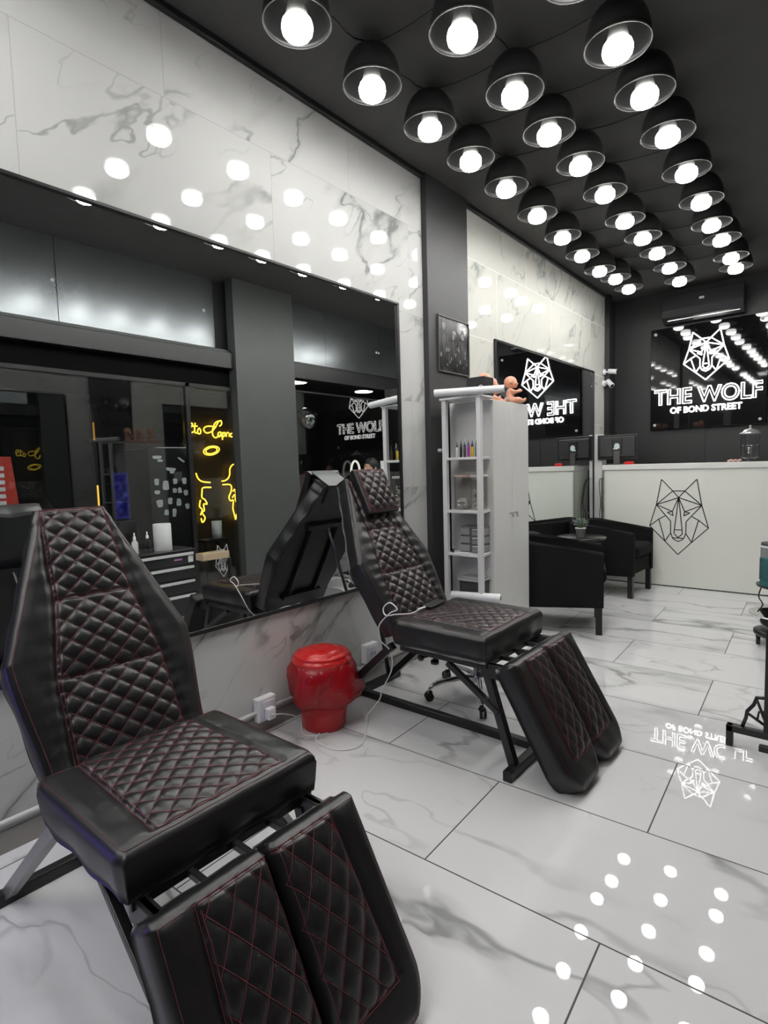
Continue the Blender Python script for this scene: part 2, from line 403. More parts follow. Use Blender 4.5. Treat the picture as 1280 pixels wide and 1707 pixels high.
# ---------------------------------------------------------------- treatment chairs
def poly_edge_dist(x, v, region):
    return 0
def make_pad(name, L, hw, t, secs, p, q, parent, mw, x_off=0, bulge=.010, A=.011, edge_r=.024, mat=leather, wrinkle=0.0, seed=1, side_in=.012, lines=True, hem=True, tr=.0012):
    """hw(v)-> (left,right) outline; secs = [(v0,v1,(l0,r0),(l1,r1))] quilted panels"""
    rnd = random.Random(seed); ph = [rnd.uniform(0, 6) for _ in range(8)]
    def qedge(v):
        for v0, v1, a, b in secs:
            if v0 <= v <= v1:
                k = (v-v0)/(v1-v0); return a[0]+(b[0]-a[0])*k, a[1]+(b[1]-a[1])*k, v0, v1
        return None
    def height(x, v):
        l, r = hw(v); d = min(x-l, r-x, v, L-v); z = t
        if d < edge_r: z -= edge_r - math.sqrt(max(0, edge_r**2-(edge_r-max(d, 0))**2))
        s = smooth01(d/.05)
        e = qedge(v)
        if e:
            ql, qr, v0, v1 = e
            if ql <= x <= qr:
                dv = min(v-v0, v1-v); dx = min(x-ql, qr-x)
                a = x/p+v/q; b = x/p-v/q
                puff = (abs(math.sin(PI*a))*abs(math.sin(PI*b)))**.33
                sv = (v-v0)/(v1-v0)
                z += (A*puff + .014*math.sin(PI*sv)**.7*math.sin(PI*(x-ql)/(qr-ql))**.5)*smooth01(d/.03) - .004*(1-smooth01(min(dx, dv)/.01))
            else:
                dx = max(ql-x, x-qr); z += (bulge*smooth01(dx/.03)-.004)*s
                if wrinkle:
                    z += wrinkle*s*math.exp(-dx/.05)*math.sin(v*2*PI/.055+ph[0]+2*math.sin(v*9+ph[1]))
        else: z += .004*s
        z += .0015*s*(math.sin(x*23+ph[2])*math.sin(v*19+ph[3])+math.sin(x*51+v*37+ph[4])*.5)
        return z
    dv = .0045; nv = max(12, int(L/dv)); wmax = max(hw(L*i/20)[1]-hw(L*i/20)[0] for i in range(21)); nu = int(wmax/dv)
    vs = []; fs = []
    for i in range(nv+1):
        v = L*i/nv; l, r = hw(v)
        for j in range(nu+1):
            x = l+(r-l)*j/nu; vs.append((x, v, height(x, v)))
    W = nu+1
    for i in range(nv):
        for j in range(nu): fs.append((i*W+j, i*W+j+1, (i+1)*W+j+1, (i+1)*W+j))
    rim = [j for j in range(W)] + [i*W+nu for i in range(1, nv+1)] + [nv*W+j for j in range(nu-1, -1, -1)] + [i*W for i in range(nv-1, 0, -1)]
    cx = sum(vs[i][0] for i in rim)/len(rim); o = len(vs)
    levels = [(.35, .006), (0.0, side_in)]; base = rim; n = len(rim); smf = [True]*len(fs)
    for zf, ins in levels:
        st = len(vs)
        for i in rim:
            x, v, z = vs[i]
            nx = -1 if x > cx else 1; k = ins*(1+.35*math.sin(x*40+v*31+ph[5]))
            vs.append((x+nx*k*min(1, abs(x-cx)/.05), min(max(v, k), L-k), (t-edge_r)*zf))
        for k in range(n): fs.append((base[k], st+k, st+(k+1) % n, base[(k+1) % n])); smf.append(True)
        base = list(range(st, st+n))
    fs.append(tuple(base)); smf.append(False)
    mb = MB(); mb.v = [Vector(x) for x in vs]; mb.f = fs; mb.sm = smf
    pad = mb.build(name, mat, parent, mw=mw)
    if lines:
        m = MB(); st = .009
        for v0, v1, a, b in secs:
            k0 = int(-1/p)-30
            for sgn in (1, -1):
                for k in range(-60, 61):
                    run = []
                    nn = int((v1-v0)/st)
                    for i in range(nn+1):
                        v = v0+(v1-v0)*i/nn; x = p*(k-sgn*v/q); e = qedge(v)
                        if e and max(e[0], hw(v)[0]+.010)+.001 < x < min(e[1], hw(v)[1]-.010)-.001: run.append((x, v, .5*(height(x+.0022, v)+height(x-.0022, v))+.0002))
                        elif run:
                            if len(run) > 1: m.tube(run, tr, 3, cap=False)
                            run = []
                    if len(run) > 1: m.tube(run, tr, 3, cap=False)
            for side in (0, 1):
                for off in (-.004, .004):
                    pts = []
                    for i in range(25):
                        v = v0+(v1-v0)*i/24; x = (a[side]+(b[side]-a[side])*i/24)+off; pts.append((x, v, height(x, v)+.0008))
                    if not (hw(v0+.1)[0] < a[side] < hw(v0+.1)[1]): continue
                    m.tube(pts, .0011, 4, cap=False)
            for vv in (v0, v1):
                e = a if vv == v0 else b
                for off in ((-.003, .003) if vv not in (0, L) else ()):
                    lo, hi = max(e[0], hw(vv)[0]+.006), min(e[1], hw(vv)[1]-.006)
                    m.tube([(lo+(hi-lo)*i/24, vv+off, height(lo+(hi-lo)*i/24, vv+off)+.0008) for i in range(25)], .0011, 4, cap=False)
        if hem:
            pts = []
            ins = .020
            N_ = 40
            for i in range(N_+1):
                v = ins+(L-2*ins)*i/N_; pts.append((hw(v)[0]+ins, v))
            top = [(hw(L-ins)[0]+ins+(hw(L-ins)[1]-hw(L-ins)[0]-2*ins)*i/12, L-ins) for i in range(13)]
            rt = [(hw(v)[1]-ins, v) for v in [L-ins-(L-2*ins)*i/N_ for i in range(N_+1)]]
            bt = [(hw(ins)[1]-ins-(hw(ins)[1]-hw(ins)[0]-2*ins)*i/12, ins) for i in range(13)]
            for o_ in (0, .006):
                m.tube([(x, v, height(x, v)+.0006) for x, v in pts+top+rt+bt], .0009, 3, closed=True); ins += .006
                break
        m.build('stitching', thread, pad, mw=Matrix())['label'] = 'dark red stitching'
    return pad
def smooth01(x): x = max(0, min(1, x)); return x*x*(3-2*x)
def frame3(o, ydir, zdir):
    y = Vector(ydir).normalized(); z = Vector(zdir).normalized(); x = y.cross(z)
    return Matrix.Translation(o) @ Matrix((x, y, z)).transposed().to_4x4()
def make_chair(label, back_deg, pivot_z, loc, rz, scale, wr, steelstrut, rx):
    t = thing('treatment_chair', label, 'chair', loc, rz, 'quilted treatment chairs by the mirror'); t.scale = (scale,)*3
    # seat
    Ls = .535
    def hws(v): c = .03*(1-smooth01(v/.05))+.02*(1-smooth01((Ls-v)/.04)); return (-.306+c*.5, .306-c*.5)
    make_pad('seat', Ls, hws, .120, [(.0, .495, (-.180, .180), (-.195, .195))], .070, .066, t,
             frame3((-.275, 0, .474), (1, 0, 0), (0, 0, 1)), A=.0085, bulge=.010, edge_r=.028, seed=3, wrinkle=wr*.3)
    # backrest
    a = math.radians(back_deg); L = .90
    def hwb(v):
        k = v/L
        if k < .44: w_ = .262+(.302-.262)*smooth01(k/.44)
        elif k < .93: w_ = .302+(.138-.302)*((k-.44)/.49)
        else: w_ = .138-.02*smooth01((k-.93)/.07)
        return (-w_, w_)
    secs = [(.01, .315, (-.178, .178), (-.168, .168)), (.315, .57, (-.168, .168), (-.122, .122)), (.57, .892, (-.122, .122), (-.104, .104))]
    up = (-math.cos(a), 0, math.sin(a)); nn = (math.sin(a), 0, math.cos(a)); T_ = .105
    org = Vector((-.262, 0, pivot_z))-Vector(nn)*T_
    bm = frame3(org, up, nn)
    back = make_pad('backrest', L, hwb, T_, secs, .075, .066, t, bm, A=.009, bulge=.012, edge_r=.022, seed=5, wrinkle=wr)
    m = MB()
    for x in (-.11, .11): m.box(x-.012, x+.012, .1, .66, -.022, .003)
    m.box(-.16, .16, .62, .65, -.03, .0).box(-.16, .16, .1, .13, -.03, 0)
    m.build('backrest_frame', black_metal, t, mw=bm, bevel=.002)
    # leg pads
    lp_a = math.radians(60); d = (math.cos(lp_a), 0, -math.sin(lp_a)); n2 = (math.sin(lp_a), 0, math.cos(lp_a)); Ll = .575
    for s in (-1, 1):
        def hwl(v, s=s):
            inner, outer = -.157, .157
            k = Ll-v; r = .12
            cut = 0 if k > r else r-math.sqrt(max(0, r*r-(r-k)**2))
            e = .012*(1-smooth01(v/.02))
            return (inner+cut+e, outer-cut-e)
        q0, q1 = (-.165, .045) if s > 0 else (-.045, .165)
        qa, qb = (-.165, .062) if s > 0 else (-.062, .165)
        # pad x axis points to -y of the chair
        secs_l = [(.022, .455, (q0, q1), (qa, qb))]
        o_ = Vector((.392, -s*.1595, .520))-Vector(n2)*.10
        make_pad('leg_rest', Ll, hwl, .10, secs_l, .072, .105, t, frame3(o_, d, n2), A=.009, bulge=.008, edge_r=.036, seed=8+s, wrinkle=0, side_in=.002, tr=.0013)
    # frame
    m = MB(); w_ = .036
    m.box(-.24, .235, -.27, -.234, .44, .475).box(-.24, .235, .234, .27, .44, .475).box(-.24, -.204, -.234, .234, .44, .475).box(.20, .235, -.234, .234, .44, .475)
    m.box(.235, .250, -.28, .28, .45, .475)
    m.box(rx, .37, -.02, .02, .0, .036)
    m.build('base_frame', black_metal, t, bevel=.003)
    MB().box(.35, .39, -.33, .33, .0, .045).build('foot_bar', black_metal, t, bevel=.004)
    MB().box(rx-.02, rx+.02, -.33, .36, .0, .045).build('foot_bar', black_metal, t, bevel=.004)
    for s in (-1, 1):
        MB().bar((.235, s*.25, .44), (.365, s*.25, .03), .036, .036, (1, 0, 0)).build('front_leg', black_metal, t, bevel=.003)
        MB().bar((.03, s*.252, .43), (.30, s*.262, .26), .026, .026).build('brace', black_metal, t, bevel=.003)
        m_ = M('bare_steel_tube', (.30, .30, .29), .4, .6) if steelstrut else black_metal
        MB().bar((rx, s*.27, .03), (rx+.46, s*.255, .45), .038, .038).build('rear_leg', m_, t, bevel=.003)
    # back support struts
    pB = org + Vector(up)*.63 - Vector(nn)*.02; pE = Vector((rx, .26, .05)); pM = pB+(pE-pB)*.5
    MB().cyl(pM, pE, .014, 10).build('support_strut', black_metal, t)
    MB().cyl(pB, pM, .010, 10).build('support_strut', M('dark_steel', (.12, .12, .12), .3, .7), t)
    # hinges between seat and leg pads
    for y in (-.255, -.13, -.0, .12, .255):
        m = MB().box(.225, .342, y-.009, y+.009, .452, .472).cyl((.322, y-.018, .462), (.322, y+.018, .462), .010, 8)
        big = abs(y) > .2
        if big: m.box(.215, .335, y-.016, y+.016, .41, .472)
        h = m.build('hinge', black_metal, t, bevel=.002)
        MB().sphere((.322, y+.022, .462), .009, 6).build('bolt', chrome, h)
    # adjusting knob
    m = MB().cyl((-.10, -.17, .45), (-.10, -.17, .38), .006, 8).lathe([(0, .37), (.02, .372), (.022, .38), (.02, .39), (0, .392)], (-.10, -.17, 0), 10).cyl((-.10, -.17, .42), (-.13, -.23, .415), .007, 8).sphere((-.134, -.238, .415), .017, 6)
    m.build('adjusting_knob', black_plastic, t)
    return t, bm, back
chairA, bmA, _ = make_chair('large quilted black treatment chair with red stitching, in the foreground', 64.5, .53, (.96, .787, 0), 0, .96, .0012, True, -.695)
chairB, bmB, _ = make_chair('smaller-looking quilted black treatment chair with head pillow, beside the red bin', 60.0, .515, (.885, 2.475, 0), 0, 1.035, .0028, False, -.755)
# head pillow tied to the second chair
pt = thing('head_pillow', 'small quilted black pillow tied to the top of the farther treatment chair', 'pillow', (0, 0, 0))
def hwp(v): return (-.128, .128)
mwB = Matrix.Translation((.885, 2.475, 0)) @ Matrix.Scale(1.035, 4) @ bmB
pm = mwB @ Matrix.Translation((0.005, .645, .118)) @ Matrix.Rotation(math.radians(4), 4, 'X')
make_pad('cushion', .27, hwp, .05, [(.012, .255, (-.115, .115), (-.115, .115))], .064, .072, pt, pm, A=.010, edge_r=.02, seed=12, wrinkle=0)
m = MB()
m.box(-.10, .10, .87, .912, .09, .17).box(-.10, .10, .892, .912, -.012, .17).box(-.10, .10, .79, .912, -.012, -.004)
m.build('strap', leather, pt, mw=mwB, bevel=.006)

# cable from adapter over the floor up to the chair
cab = [[.10,1.80,.115],[.115,1.86,.10],[.104,1.972,.03],[.223,1.893,.004],[.306,1.979,.004],[.261,2.022,.004],[.282,1.936,.004],[.329,1.883,.004],[.468,1.881,.004],[.536,1.983,.004],[.422,2.167,.004],[.373,2.224,.03],[.441,2.25,.124],[.465,2.25,.187],[.561,2.22,.334],[.568,2.2,.438],[.560,2.13,.515],[.585,2.10,.6],[.655,2.10,.672],[.703,2.10,.699],[.658,2.10,.726],[.615,2.10,.693],[.633,2.095,.66],[.671,2.13,.662],[.69,2.23,.648],[.66,2.33,.640]]
m = MB().tube(smooth_curve(cab, 8), .0032, 6)
cb = thing('charging_cable', 'thin white cable looping on the floor and up over the farther treatment chair', 'cable', (0, 0, 0))
m.build('wire', white_plastic, cb)
MB().tube([(.66, 2.33, .642), (.655, 2.40, .640)], .006, 8).build('plug', white_plastic, cb)
ph = B(-.03, .03, -.085, .085, 0, .012).build('power_bank', black_plastic, loc=(.652, 2.49, .634), rot=(0, .0, .12), bevel=.004)
tag(ph, 'flat black device in the crease of the farther treatment chair seat', 'device')

# ---------------------------------------------------------------- conduit, outlets, red bin
m = MB().tube([(.02, -1.8, .122), (.02, 3.3, .122)], .011, 8)
for y in [-.9+.6*k for k in range(8)]: m.box(0, .022, y-.008, y+.008, .108, .136)
tag(m.build('cable_conduit', M('conduit_white', (.62, .62, .62), .4)), 'white cable conduit running low along the marble wall', 'conduit')
structure(B(0, .012, YF, 3.36, 0, .085).build('baseboard_left', M('baseboard_shaded', (.30, .28, .27), .25)))  # low tile strip, with the shade under the conduit put into its colour
def outlet(y, label, z=.12, plug=False):
    t = thing('power_outlet', label, 'outlet', (0, y, z))
    MB().box(.0, .045, -.06, .06, 0, .125).build('box', white_plastic, t, bevel=.006)
    MB().box(.045, .052, -.042, .042, .018, .107).build('plate', M('outlet_plate', (.62, .62, .70), .3), t, bevel=.003)
    for s in (-.018, .018): MB().lathe([(0, .0525), (.012, .0525), (.014, .0535)], (0, 0, 0), 12, T=Matrix.Translation((0, s, .06)) @ Matrix.Rotation(PI/2, 4, 'Y')).build('socket', M('socket_grey', (.45, .45, .5), .4), t)
    return t
outlet(1.80, 'white wall outlet box left of the red bin, with an adapter plugged in', .07)
outlet(2.655, 'white wall outlet box right of the red bin, behind the farther chair', .135)
ad = thing('power_adapter', 'white charging adapter plugged into the outlet beside the red bin', 'adapter', (.052, 1.80, .115))
MB().box(0, .035, -.025, .025, -.03, .03).build('adapter_body', white_plastic, ad, bevel=.005)
MB().cyl((.035, 0, .0), (.05, 0, .0), .005, 8).build('plug', white_plastic, ad)
bn = thing('waste_bin', 'red plastic bin with lid and a red bag hanging over its rim', 'bin', (.212, 2.05, 0))
red = M('red_plastic', (.50, .012, .016), .3)
MB().lathe([(.0, .004), (.108, .004), (.114, .0), (.119, .012), (.140, .30), (.148, .36), (.143, .36), (.13, .1), (0, .02)], n=40).build('bucket', red, bn)
t_ = NT('red_bag_film'); pb = t_.n('ShaderNodeBsdfPrincipled'); t_.put(pb.inputs['Base Color'], (.42, .01, .018)); pb.inputs['Roughness'].default_value = .22
t_.bump(pb, t_.noise(t_.obj(), 9, 4, .6, 1.2).outputs[0], .7, .02)
tl = t_.n('ShaderNodeBsdfTranslucent'); tl.inputs[0].default_value = (.6, .02, .02, 1); mx = t_.n('ShaderNodeMixShader'); mx.inputs[0].default_value = .3
t_.t.links.new(pb.outputs[0], mx.inputs[1]); t_.t.links.new(tl.outputs[0], mx.inputs[2]); t_.t.links.new(mx.outputs[0], t_.out.inputs[0])
def bagw(i, a):
    amp = (0, .002, .006, .010, .013, .016, .016, .012)[min(i, 7)]
    return amp*(math.sin(a*5+i*.5)+.6*math.sin(a*11+i*1.7)+.5*math.sin(a*3-1)) + (.035 if i in (4, 5) else .02 if i == 6 else 0)*max(0, math.cos(a-.9))
MB().lathe([(.160, .365), (.172, .352), (.186, .32), (.190, .27), (.186, .215), (.178, .175), (.158, .145), (.140, .14)], n=72, wob=bagw).build('bag', t_.m, bn)
m = MB().lathe([(.160, .362), (.163, .372), (.162, .384), (.150, .388), (.148, .396), (.150, .402), (.142, .409), (.128, .408), (.118, .416), (.085, .427), (.04, .432), (0, .433)], n=48)
for s in (-1, 1):
    m.bar((-.05, s*.035, .426), (.06, s*.045, .425), .010, .016)
m.build('lid', M('red_lid', (.58, .02, .02), .18), bn)

# ---------------------------------------------------------------- stool behind the farther chair
def make_stool(name, label, loc, rz, seat_z, R_=.30, seatcol=None, group=None):
    t = thing(name, label, 'stool', loc, rz, group)
    for k in range(5):
        a = 2*PI*k/5; c, s = math.cos(a), math.sin(a)
        pts = smooth_curve([(c*.03, s*.03, .115), (c*.12, s*.12, .118), (c*R_*.85, s*R_*.85, .10), (c*R_, s*R_, .065)], 5)
        lg = MB().tube(pts, [.020-.008*i/(len(pts)-1) for i in range(len(pts))], 8).build('leg', chrome, t)
        m = MB()
        for q in (-.011, .011): m.cyl((c*R_-s*q*1.7+.01*c, s*R_+c*q*1.7, .026), (c*R_-s*q*.3+.01*c, s*R_+c*q*.3, .026), .026, 12)
        m.sphere((c*R_, s*R_, .048), .022, 6, (1, 1, .7)); m.build('caster', black_plastic, lg)
    MB().lathe([(0, .085), (.045, .09), (.045, .135), (.028, .15), (.028, .26), (.018, .265), (.018, seat_z-.09)], n=16).build('column', chrome, t)
    MB().lathe([(0, seat_z-.08), (.15, seat_z-.078), (.175, seat_z-.06), (.178, seat_z-.02), (.165, seat_z-.004), (.10, seat_z+.003), (0, seat_z+.004)], n=32).build('seat', seatcol or M('grey_vinyl', (.10, .10, .105), .4), t)
    return t
make_stool('rolling_stool', 'chrome five-star rolling stool with round seat behind the farther treatment chair', (.69, 2.885, 0), math.radians(160), .475, .31)

# ---------------------------------------------------------------- corner shelf with cabinet
ct = 1.855
t = thing('tall_cabinet', 'tall narrow white two-door cabinet joined to the open shelf', 'cabinet', (.27, 3.865, 0))
MB().box(-.20, .144, -.285, .285, 0, ct).build('body', white_lam, t, bevel=.002)
for s in (-1, 1):
    d = MB().box(.145, .161, min(s*.002, s*.283), max(s*.002, s*.283), .05, ct-.004).build('door', white_lam, t, bevel=.002)
    MB().bar((.161, s*.035, 1.025), (.187, s*.035, 1.025), .012, .012).bar((.187, s*.035, 1.032), (.187, s*.035, .995), .012, .008).build('handle', steel, d)
sh_z = (1.449, 1.073, .765, .435, .08)
t = thing('open_shelf', 'white metal open corner shelf holding inks and jars, beside the black pillar', 'shelf', (.288, 3.48, 0))
for x, y in ((-.14, -.085), (.14, -.085)):
    MB().box(x-.017, x+.017, y-.017, y+.017, 0, ct).build('post', white_metal, t, bevel=.002)
MB().prism([(-.17, -.11), (.165, -.11), (.165, .04), (.15, .098), (-.17, .098)], ct, ct+.014).build('shelf_board', white_metal, t, bevel=.002)
for z in sh_z: MB().prism([(-.14, -.10), (.14, -.10), (.155, -.075), (.118, .098), (-.14, .098)], z-.018, z).build('shelf_board', white_metal, t, bevel=.002)
def roll(name, a, b, r, label):
    t = thing(name, label, 'paper roll', a); d = Vector(b)-Vector(a)
    P = lambda k: Vector(d)*k
    m = MB(); m.tube([P(0), P(1)], r, 20, cap=False); m.build('paper', M('paper_white', (.80, .80, .82), .5), t)
    u = d.normalized()
    Rm = Vector((0, 0, 1)).rotation_difference(u).to_matrix().to_4x4()
    for k in (0, 1):
        MB().lathe([(r, 0), (r*.55, 0)], P(k), 20, T=Rm).build('roll_end', M('paper_white', (.8, .8, .82), .5), t)
    MB().tube([P(0)+u*.004, P(1)-u*.002], r*.56, 14).build('core', M('dark_core', (.03, .025, .02), .6), t)
roll('paper_roll', (.155, 3.26, 1.895), (.60, 3.43, 1.895), .025, 'long white paper roll lying on top of the open shelf')
roll('paper_roll', (.22, 3.335, .468), (.56, 3.43, .468), .031, 'thick white paper roll lying low in the open shelf')
bxt = thing('storage_box', 'black box with a white emblem standing on top of the open shelf', 'box', (.375, 3.475, 1.871))
MB().box(-.062, .075, -.05, .085, 0, .125).build('carton', M('matt_black_box', (.014, .014, .014), .6), bxt, bevel=.002)
MB().lathe([(.012, 0), (.018, .001)], (.05, -.0505, .05), 16, T=Matrix.Rotation(PI/2, 4, 'X')).box(.044, .056, -.052, -.0505, .02, .032).build('emblem', white_plastic, bxt)
# ink bottles
inks = [('white', (.7, .7, .7), (.06, .06, .06)), ('black', (.02, .02, .02), (.03, .03, .03)), ('blue', (.05, .16, .55), (.5, .55, .6)), ('dark grey', (.07, .07, .08), (.02, .02, .02)), ('magenta', (.45, .04, .40), (.02, .02, .02)),
        ('navy', (.03, .04, .13), (.3, .3, .3)), ('yellow', (.75, .5, .01), (.02, .02, .02)), ('grey-blue', (.13, .15, .2), (.02, .02, .02)), ('charcoal', (.03, .03, .035), (.5, .5, .5)), ('brown', (.08, .05, .03), (.02, .02, .02))]
for i, (nm, c1, c2) in enumerate(inks):
    x = .222+i*.0205; y = 3.435+.018*(i % 3)
    if i >= 6: x += .002
    t = thing('ink_bottle', 'small %s ink bottle with pointed cap in the row on the top shelf' % nm, 'bottle', (x, y, sh_z[0]), 0, 'ink bottles on the top shelf'); t.scale = (1.08, 1.08, 1.25)
    hh = .052+.008*((i*7) % 3)
    MB().lathe([(0, 0), (.0092, 0), (.0092, hh), (.0062, hh+.006)], n=12).build('bottle_body', M('ink_%d' % i, c1, .35), t)
    MB().lathe([(.0065, hh+.004), (.0065, hh+.014), (.003, hh+.020), (.0015, hh+.038), (0, hh+.038)], n=10).build('cap', M('inkcap_%d' % i, c2, .35), t)
# clear jars
for k, (x, lab) in enumerate(((.232, 'clear plastic jar of crumpled white pads, left one on the second shelf'), (.367, 'clear plastic jar of pale granules, right one on the second shelf'))):
    t = thing('plastic_jar', lab, 'jar', (x, 3.485, sh_z[1]), 0, 'clear jars on the second shelf')
    MB().lathe([(.056, .0), (.058, .01), (.060, .235)], n=28).build('jar_wall', clear_plastic, t)
    MB().lathe([(.0, .25), (.062, .25), (.066, .243), (.066, .232), (.060, .230), (0, .232)], n=28).build('lid', M('jar_lid', (.48, .36, .33), .3) if k == 0 else M('jar_lid2', (.55, .52, .5), .3), t)
    m = MB(); rr = random.Random(4+k)
    for j in range(46 if k == 0 else 60):
        a = rr.uniform(0, 6.28); r_ = .040*math.sqrt(rr.random()); z = rr.uniform(.015, .075 if k == 0 else .17)
        m.sphere((r_*math.cos(a), r_*math.sin(a), z), rr.uniform(.010, .016), 4, (1, .8, .7))
    tag(m.build('contents', M('cotton_white', (.6, .6, .6), .8) if k == 0 else M('granules', (.5, .49, .45), .8), t), kind='stuff')
# drawer organiser
t = thing('drawer_organizer', 'grey translucent small drawer organiser on the third shelf', 'organizer', (.315, 3.495, sh_z[2]))
gp = M('grey_plastic', (.16, .16, .165), .35); gp2 = M('grey_plastic_light', (.30, .30, .31), .3)
MB().box(-.085, .0, -.05, .075, 0, .19).box(.0, .085, -.045, .075, 0, .19).build('body', gp, t, bevel=.004)
for k in range(3):
    MB().box(-.08, -.004, -.058, -.05, .01+.06*k, .058+.06*k).build('drawer', gp2, t, bevel=.003)
    d = MB().box(.012, .09, -.05, .06, .006+.06*k, .052+.06*k).build('drawer', gp2, t, bevel=.003)
    MB().box(.02, .097, -.058, -.05, .045+.06*k, .052+.06*k).build('drawer_lip', M('lip', (.6, .6, .6), .3), d)
tag(B(-.045, .05, -.02, .02, 0, .008).build('plastic_tray', white_plastic, loc=(.29, 3.405, sh_z[2]), bevel=.002), 'flat white tray at the front of the third shelf', 'tray')
nb = thing('dropper_bottle', 'tiny black dropper bottle at the left front of the third shelf', 'bottle', (.192, 3.405, sh_z[2]))
MB().lathe([(0, 0), (.009, 0), (.009, .026), (.005, .03)], n=10).build('bottle_body', black_plastic, nb)
MB().lathe([(.004, .03), (.004, .048), (0, .05)], n=8).build('cap', M('cap_grey', (.35, .35, .35), .4), nb)
t = thing('storage_tub', 'dark translucent tub with a pale lid on the lower shelf', 'tub', (.31, 3.497, sh_z[3]))
MB().box(-.085, .085, -.07, .07, .0, .125).build('tub_body', M('tub_dark', (.05, .05, .052), .3), t, bevel=.008)
MB().box(-.095, .095, -.08, .08, .125, .143).box(-.08, .08, -.065, .065, .143, .155).build('lid', M('tub_lid', (.40, .40, .40), .35), t, bevel=.005)

# dolls on the cabinet
def doll(label, loc, rz, tilt=0, s=1.0):
    t = thing('baby_doll', label, 'doll', loc, rz, 'baby dolls on the white cabinet'); t.scale = (s,)*3
    me = bpy.data.meshes.new('doll_body')
    J = {'pel': ((0, 0, .032), .034), 'bel': ((.002, 0, .065), .036), 'che': ((-.002, 0, .1), .030), 'nek': ((0, 0, .122), .017)}
    V = []; E = []; Rr_ = []
    def add(p, r, par=None):
        V.append(p); Rr_.append(r); i = len(V)-1
        if par is not None: E.append((par, i))
        return i
    pel = add((0, 0, .030), .033); bel = add((.004, 0, .062), .036, pel); che = add((.0, 0, .095), .029, bel); nek = add((.002, 0, .118), .016, che)
    for q in (-1, 1):
        sh = add((.004, q*.030, .100), .017, che); el = add((.035, q*.046, .083), .0135, sh); wr_ = add((.068, q*.034, .098 if q > 0 else .090), .010, el); ha = add((.083, q*.028, .108 if q > 0 else .094), .011, wr_); add((.092, q*.026, .114 if q > 0 else .098), .007, ha)
        hp = add((.015, q*.026, .026), .023, pel); kn = add((.062, q*.040, .030), .019, hp); an = add((.100, q*.034, .017), .013, kn); fo = add((.112, q*.036, .024), .0125, an); add((.114, q*.038, .040), .009, fo)
    me.from_pydata(V, E, []); me.materials.append(skin_m)
    o = bpy.data.objects.new('body', me); COL.objects.link(o); o.parent = t
    sm = o.modifiers.new('skin', 'SKIN'); sm.use_smooth_shade = True
    sv = me.skin_vertices[0].data
    for i, r in enumerate(Rr_): sv[i].radius = (r, r)
    sv[0].use_root = True
    sb = o.modifiers.new('sub', 'SUBSURF'); sb.levels = sb.render_levels = 2
    m = MB(); hc = Vector((.008, 0, .163))
    m.sphere(hc, .047, 10, (1.05, .93, 1.0)); m.sphere(hc+Vector((.028, .020, -.016)), .022, 6); m.sphere(hc+Vector((.028, -.020, -.016)), .022, 6)
    m.sphere(hc+Vector((.034, 0, -.026)), .018, 6); m.sphere(hc+Vector((.053, 0, -.010)), .007, 5)
    m.sphere(hc+Vector((.049, 0, -.022)), .007, 5, (1, 1.5, .6))
    for q in (-1, 1): m.sphere(hc+Vector((-.004, q*.045, -.006)), .011, 5, (.8, .5, 1.1))
    hd = m.build('head', skin_m, t); 
    rm = hd.modifiers.new('rm', 'REMESH'); rm.mode = 'VOXEL'; rm.voxel_size = .0032; rm.use_smooth_shade = True
    e = MB()
    for q in (-1, 1): e.sphere(hc+Vector((.047, q*.019, .003)), .0045, 5, (.6, 1, 1))
    e.build('eyes', M('doll_eye', (.03, .02, .02), .2), t)
    MB().lathe([(.026, .022), (.037, .030), (.0375, .05), (.034, .052)], (.002, 0, 0), 20).build('diaper', M('doll_cloth', (.50, .42, .46), .8), t)
    return t
doll('naked baby doll sitting at the right end of the cabinet top, arms raised', (.355, 3.985, ct), math.radians(38))
doll('naked baby doll in the middle of the cabinet top, behind the paper roll', (.25, 3.875, ct), math.radians(40), s=.96)
doll('naked baby doll of which only the crown shows behind the black box', (.295, 3.69, ct), math.radians(50), s=1.0)

# poster on the black pillar
pt_ = thing('framed_poster', 'framed black and white group portrait hanging on the black pillar', 'poster', (.045, 3.685, 2.085))
t_ = NT('poster_print'); vv = t_.obj(); sp = t_.sep(vv)
bg = t_.step(t_.noise(vv, 6, 3).outputs[0], .35, .8, .01, .10)
glow = t_.math('ADD', bg, 0.)
for gy, gz, rad, amp in ((.11, .36, .09, 1.6), (.165, .345, .06, 1.2), (.0, .30, .04, 1.2)):
    dy = t_.math('SUBTRACT', sp[1], gy); dz = t_.math('SUBTRACT', sp[2], gz)
    dd = t_.math('SQRT', t_.math('ADD', t_.math('MULTIPLY', dy, dy), t_.math('MULTIPLY', dz, dz)))
    glow = t_.math('ADD', glow, t_.math('MULTIPLY', t_.step(dd, .0, rad, 1., 0.), amp*.6))
grain = t_.math('MULTIPLY', glow, t_.noise(vv, 45, 3).outputs[0])
t_.pbr(t_.comb(grain, grain, grain), .25)
MB().box(0, .006, -.208, .208, .008, .402).build('print', t_.m, pt_)
m = MB(); m.box(0, .014, -.214, .214, 0, .010).box(0, .014, -.214, .214, .400, .410).box(0, .014, -.214, -.206, .01, .4).box(0, .014, .206, .214, .01, .4)
m.build('poster_frame', M('dark_grey_frame', (.06, .06, .06), .4), pt_, bevel=.001)
T = Matrix(((0, 0, 1, 0), (1, 0, 0, 0), (0, 1, 0, 0), (0, 0, 0, 1)))
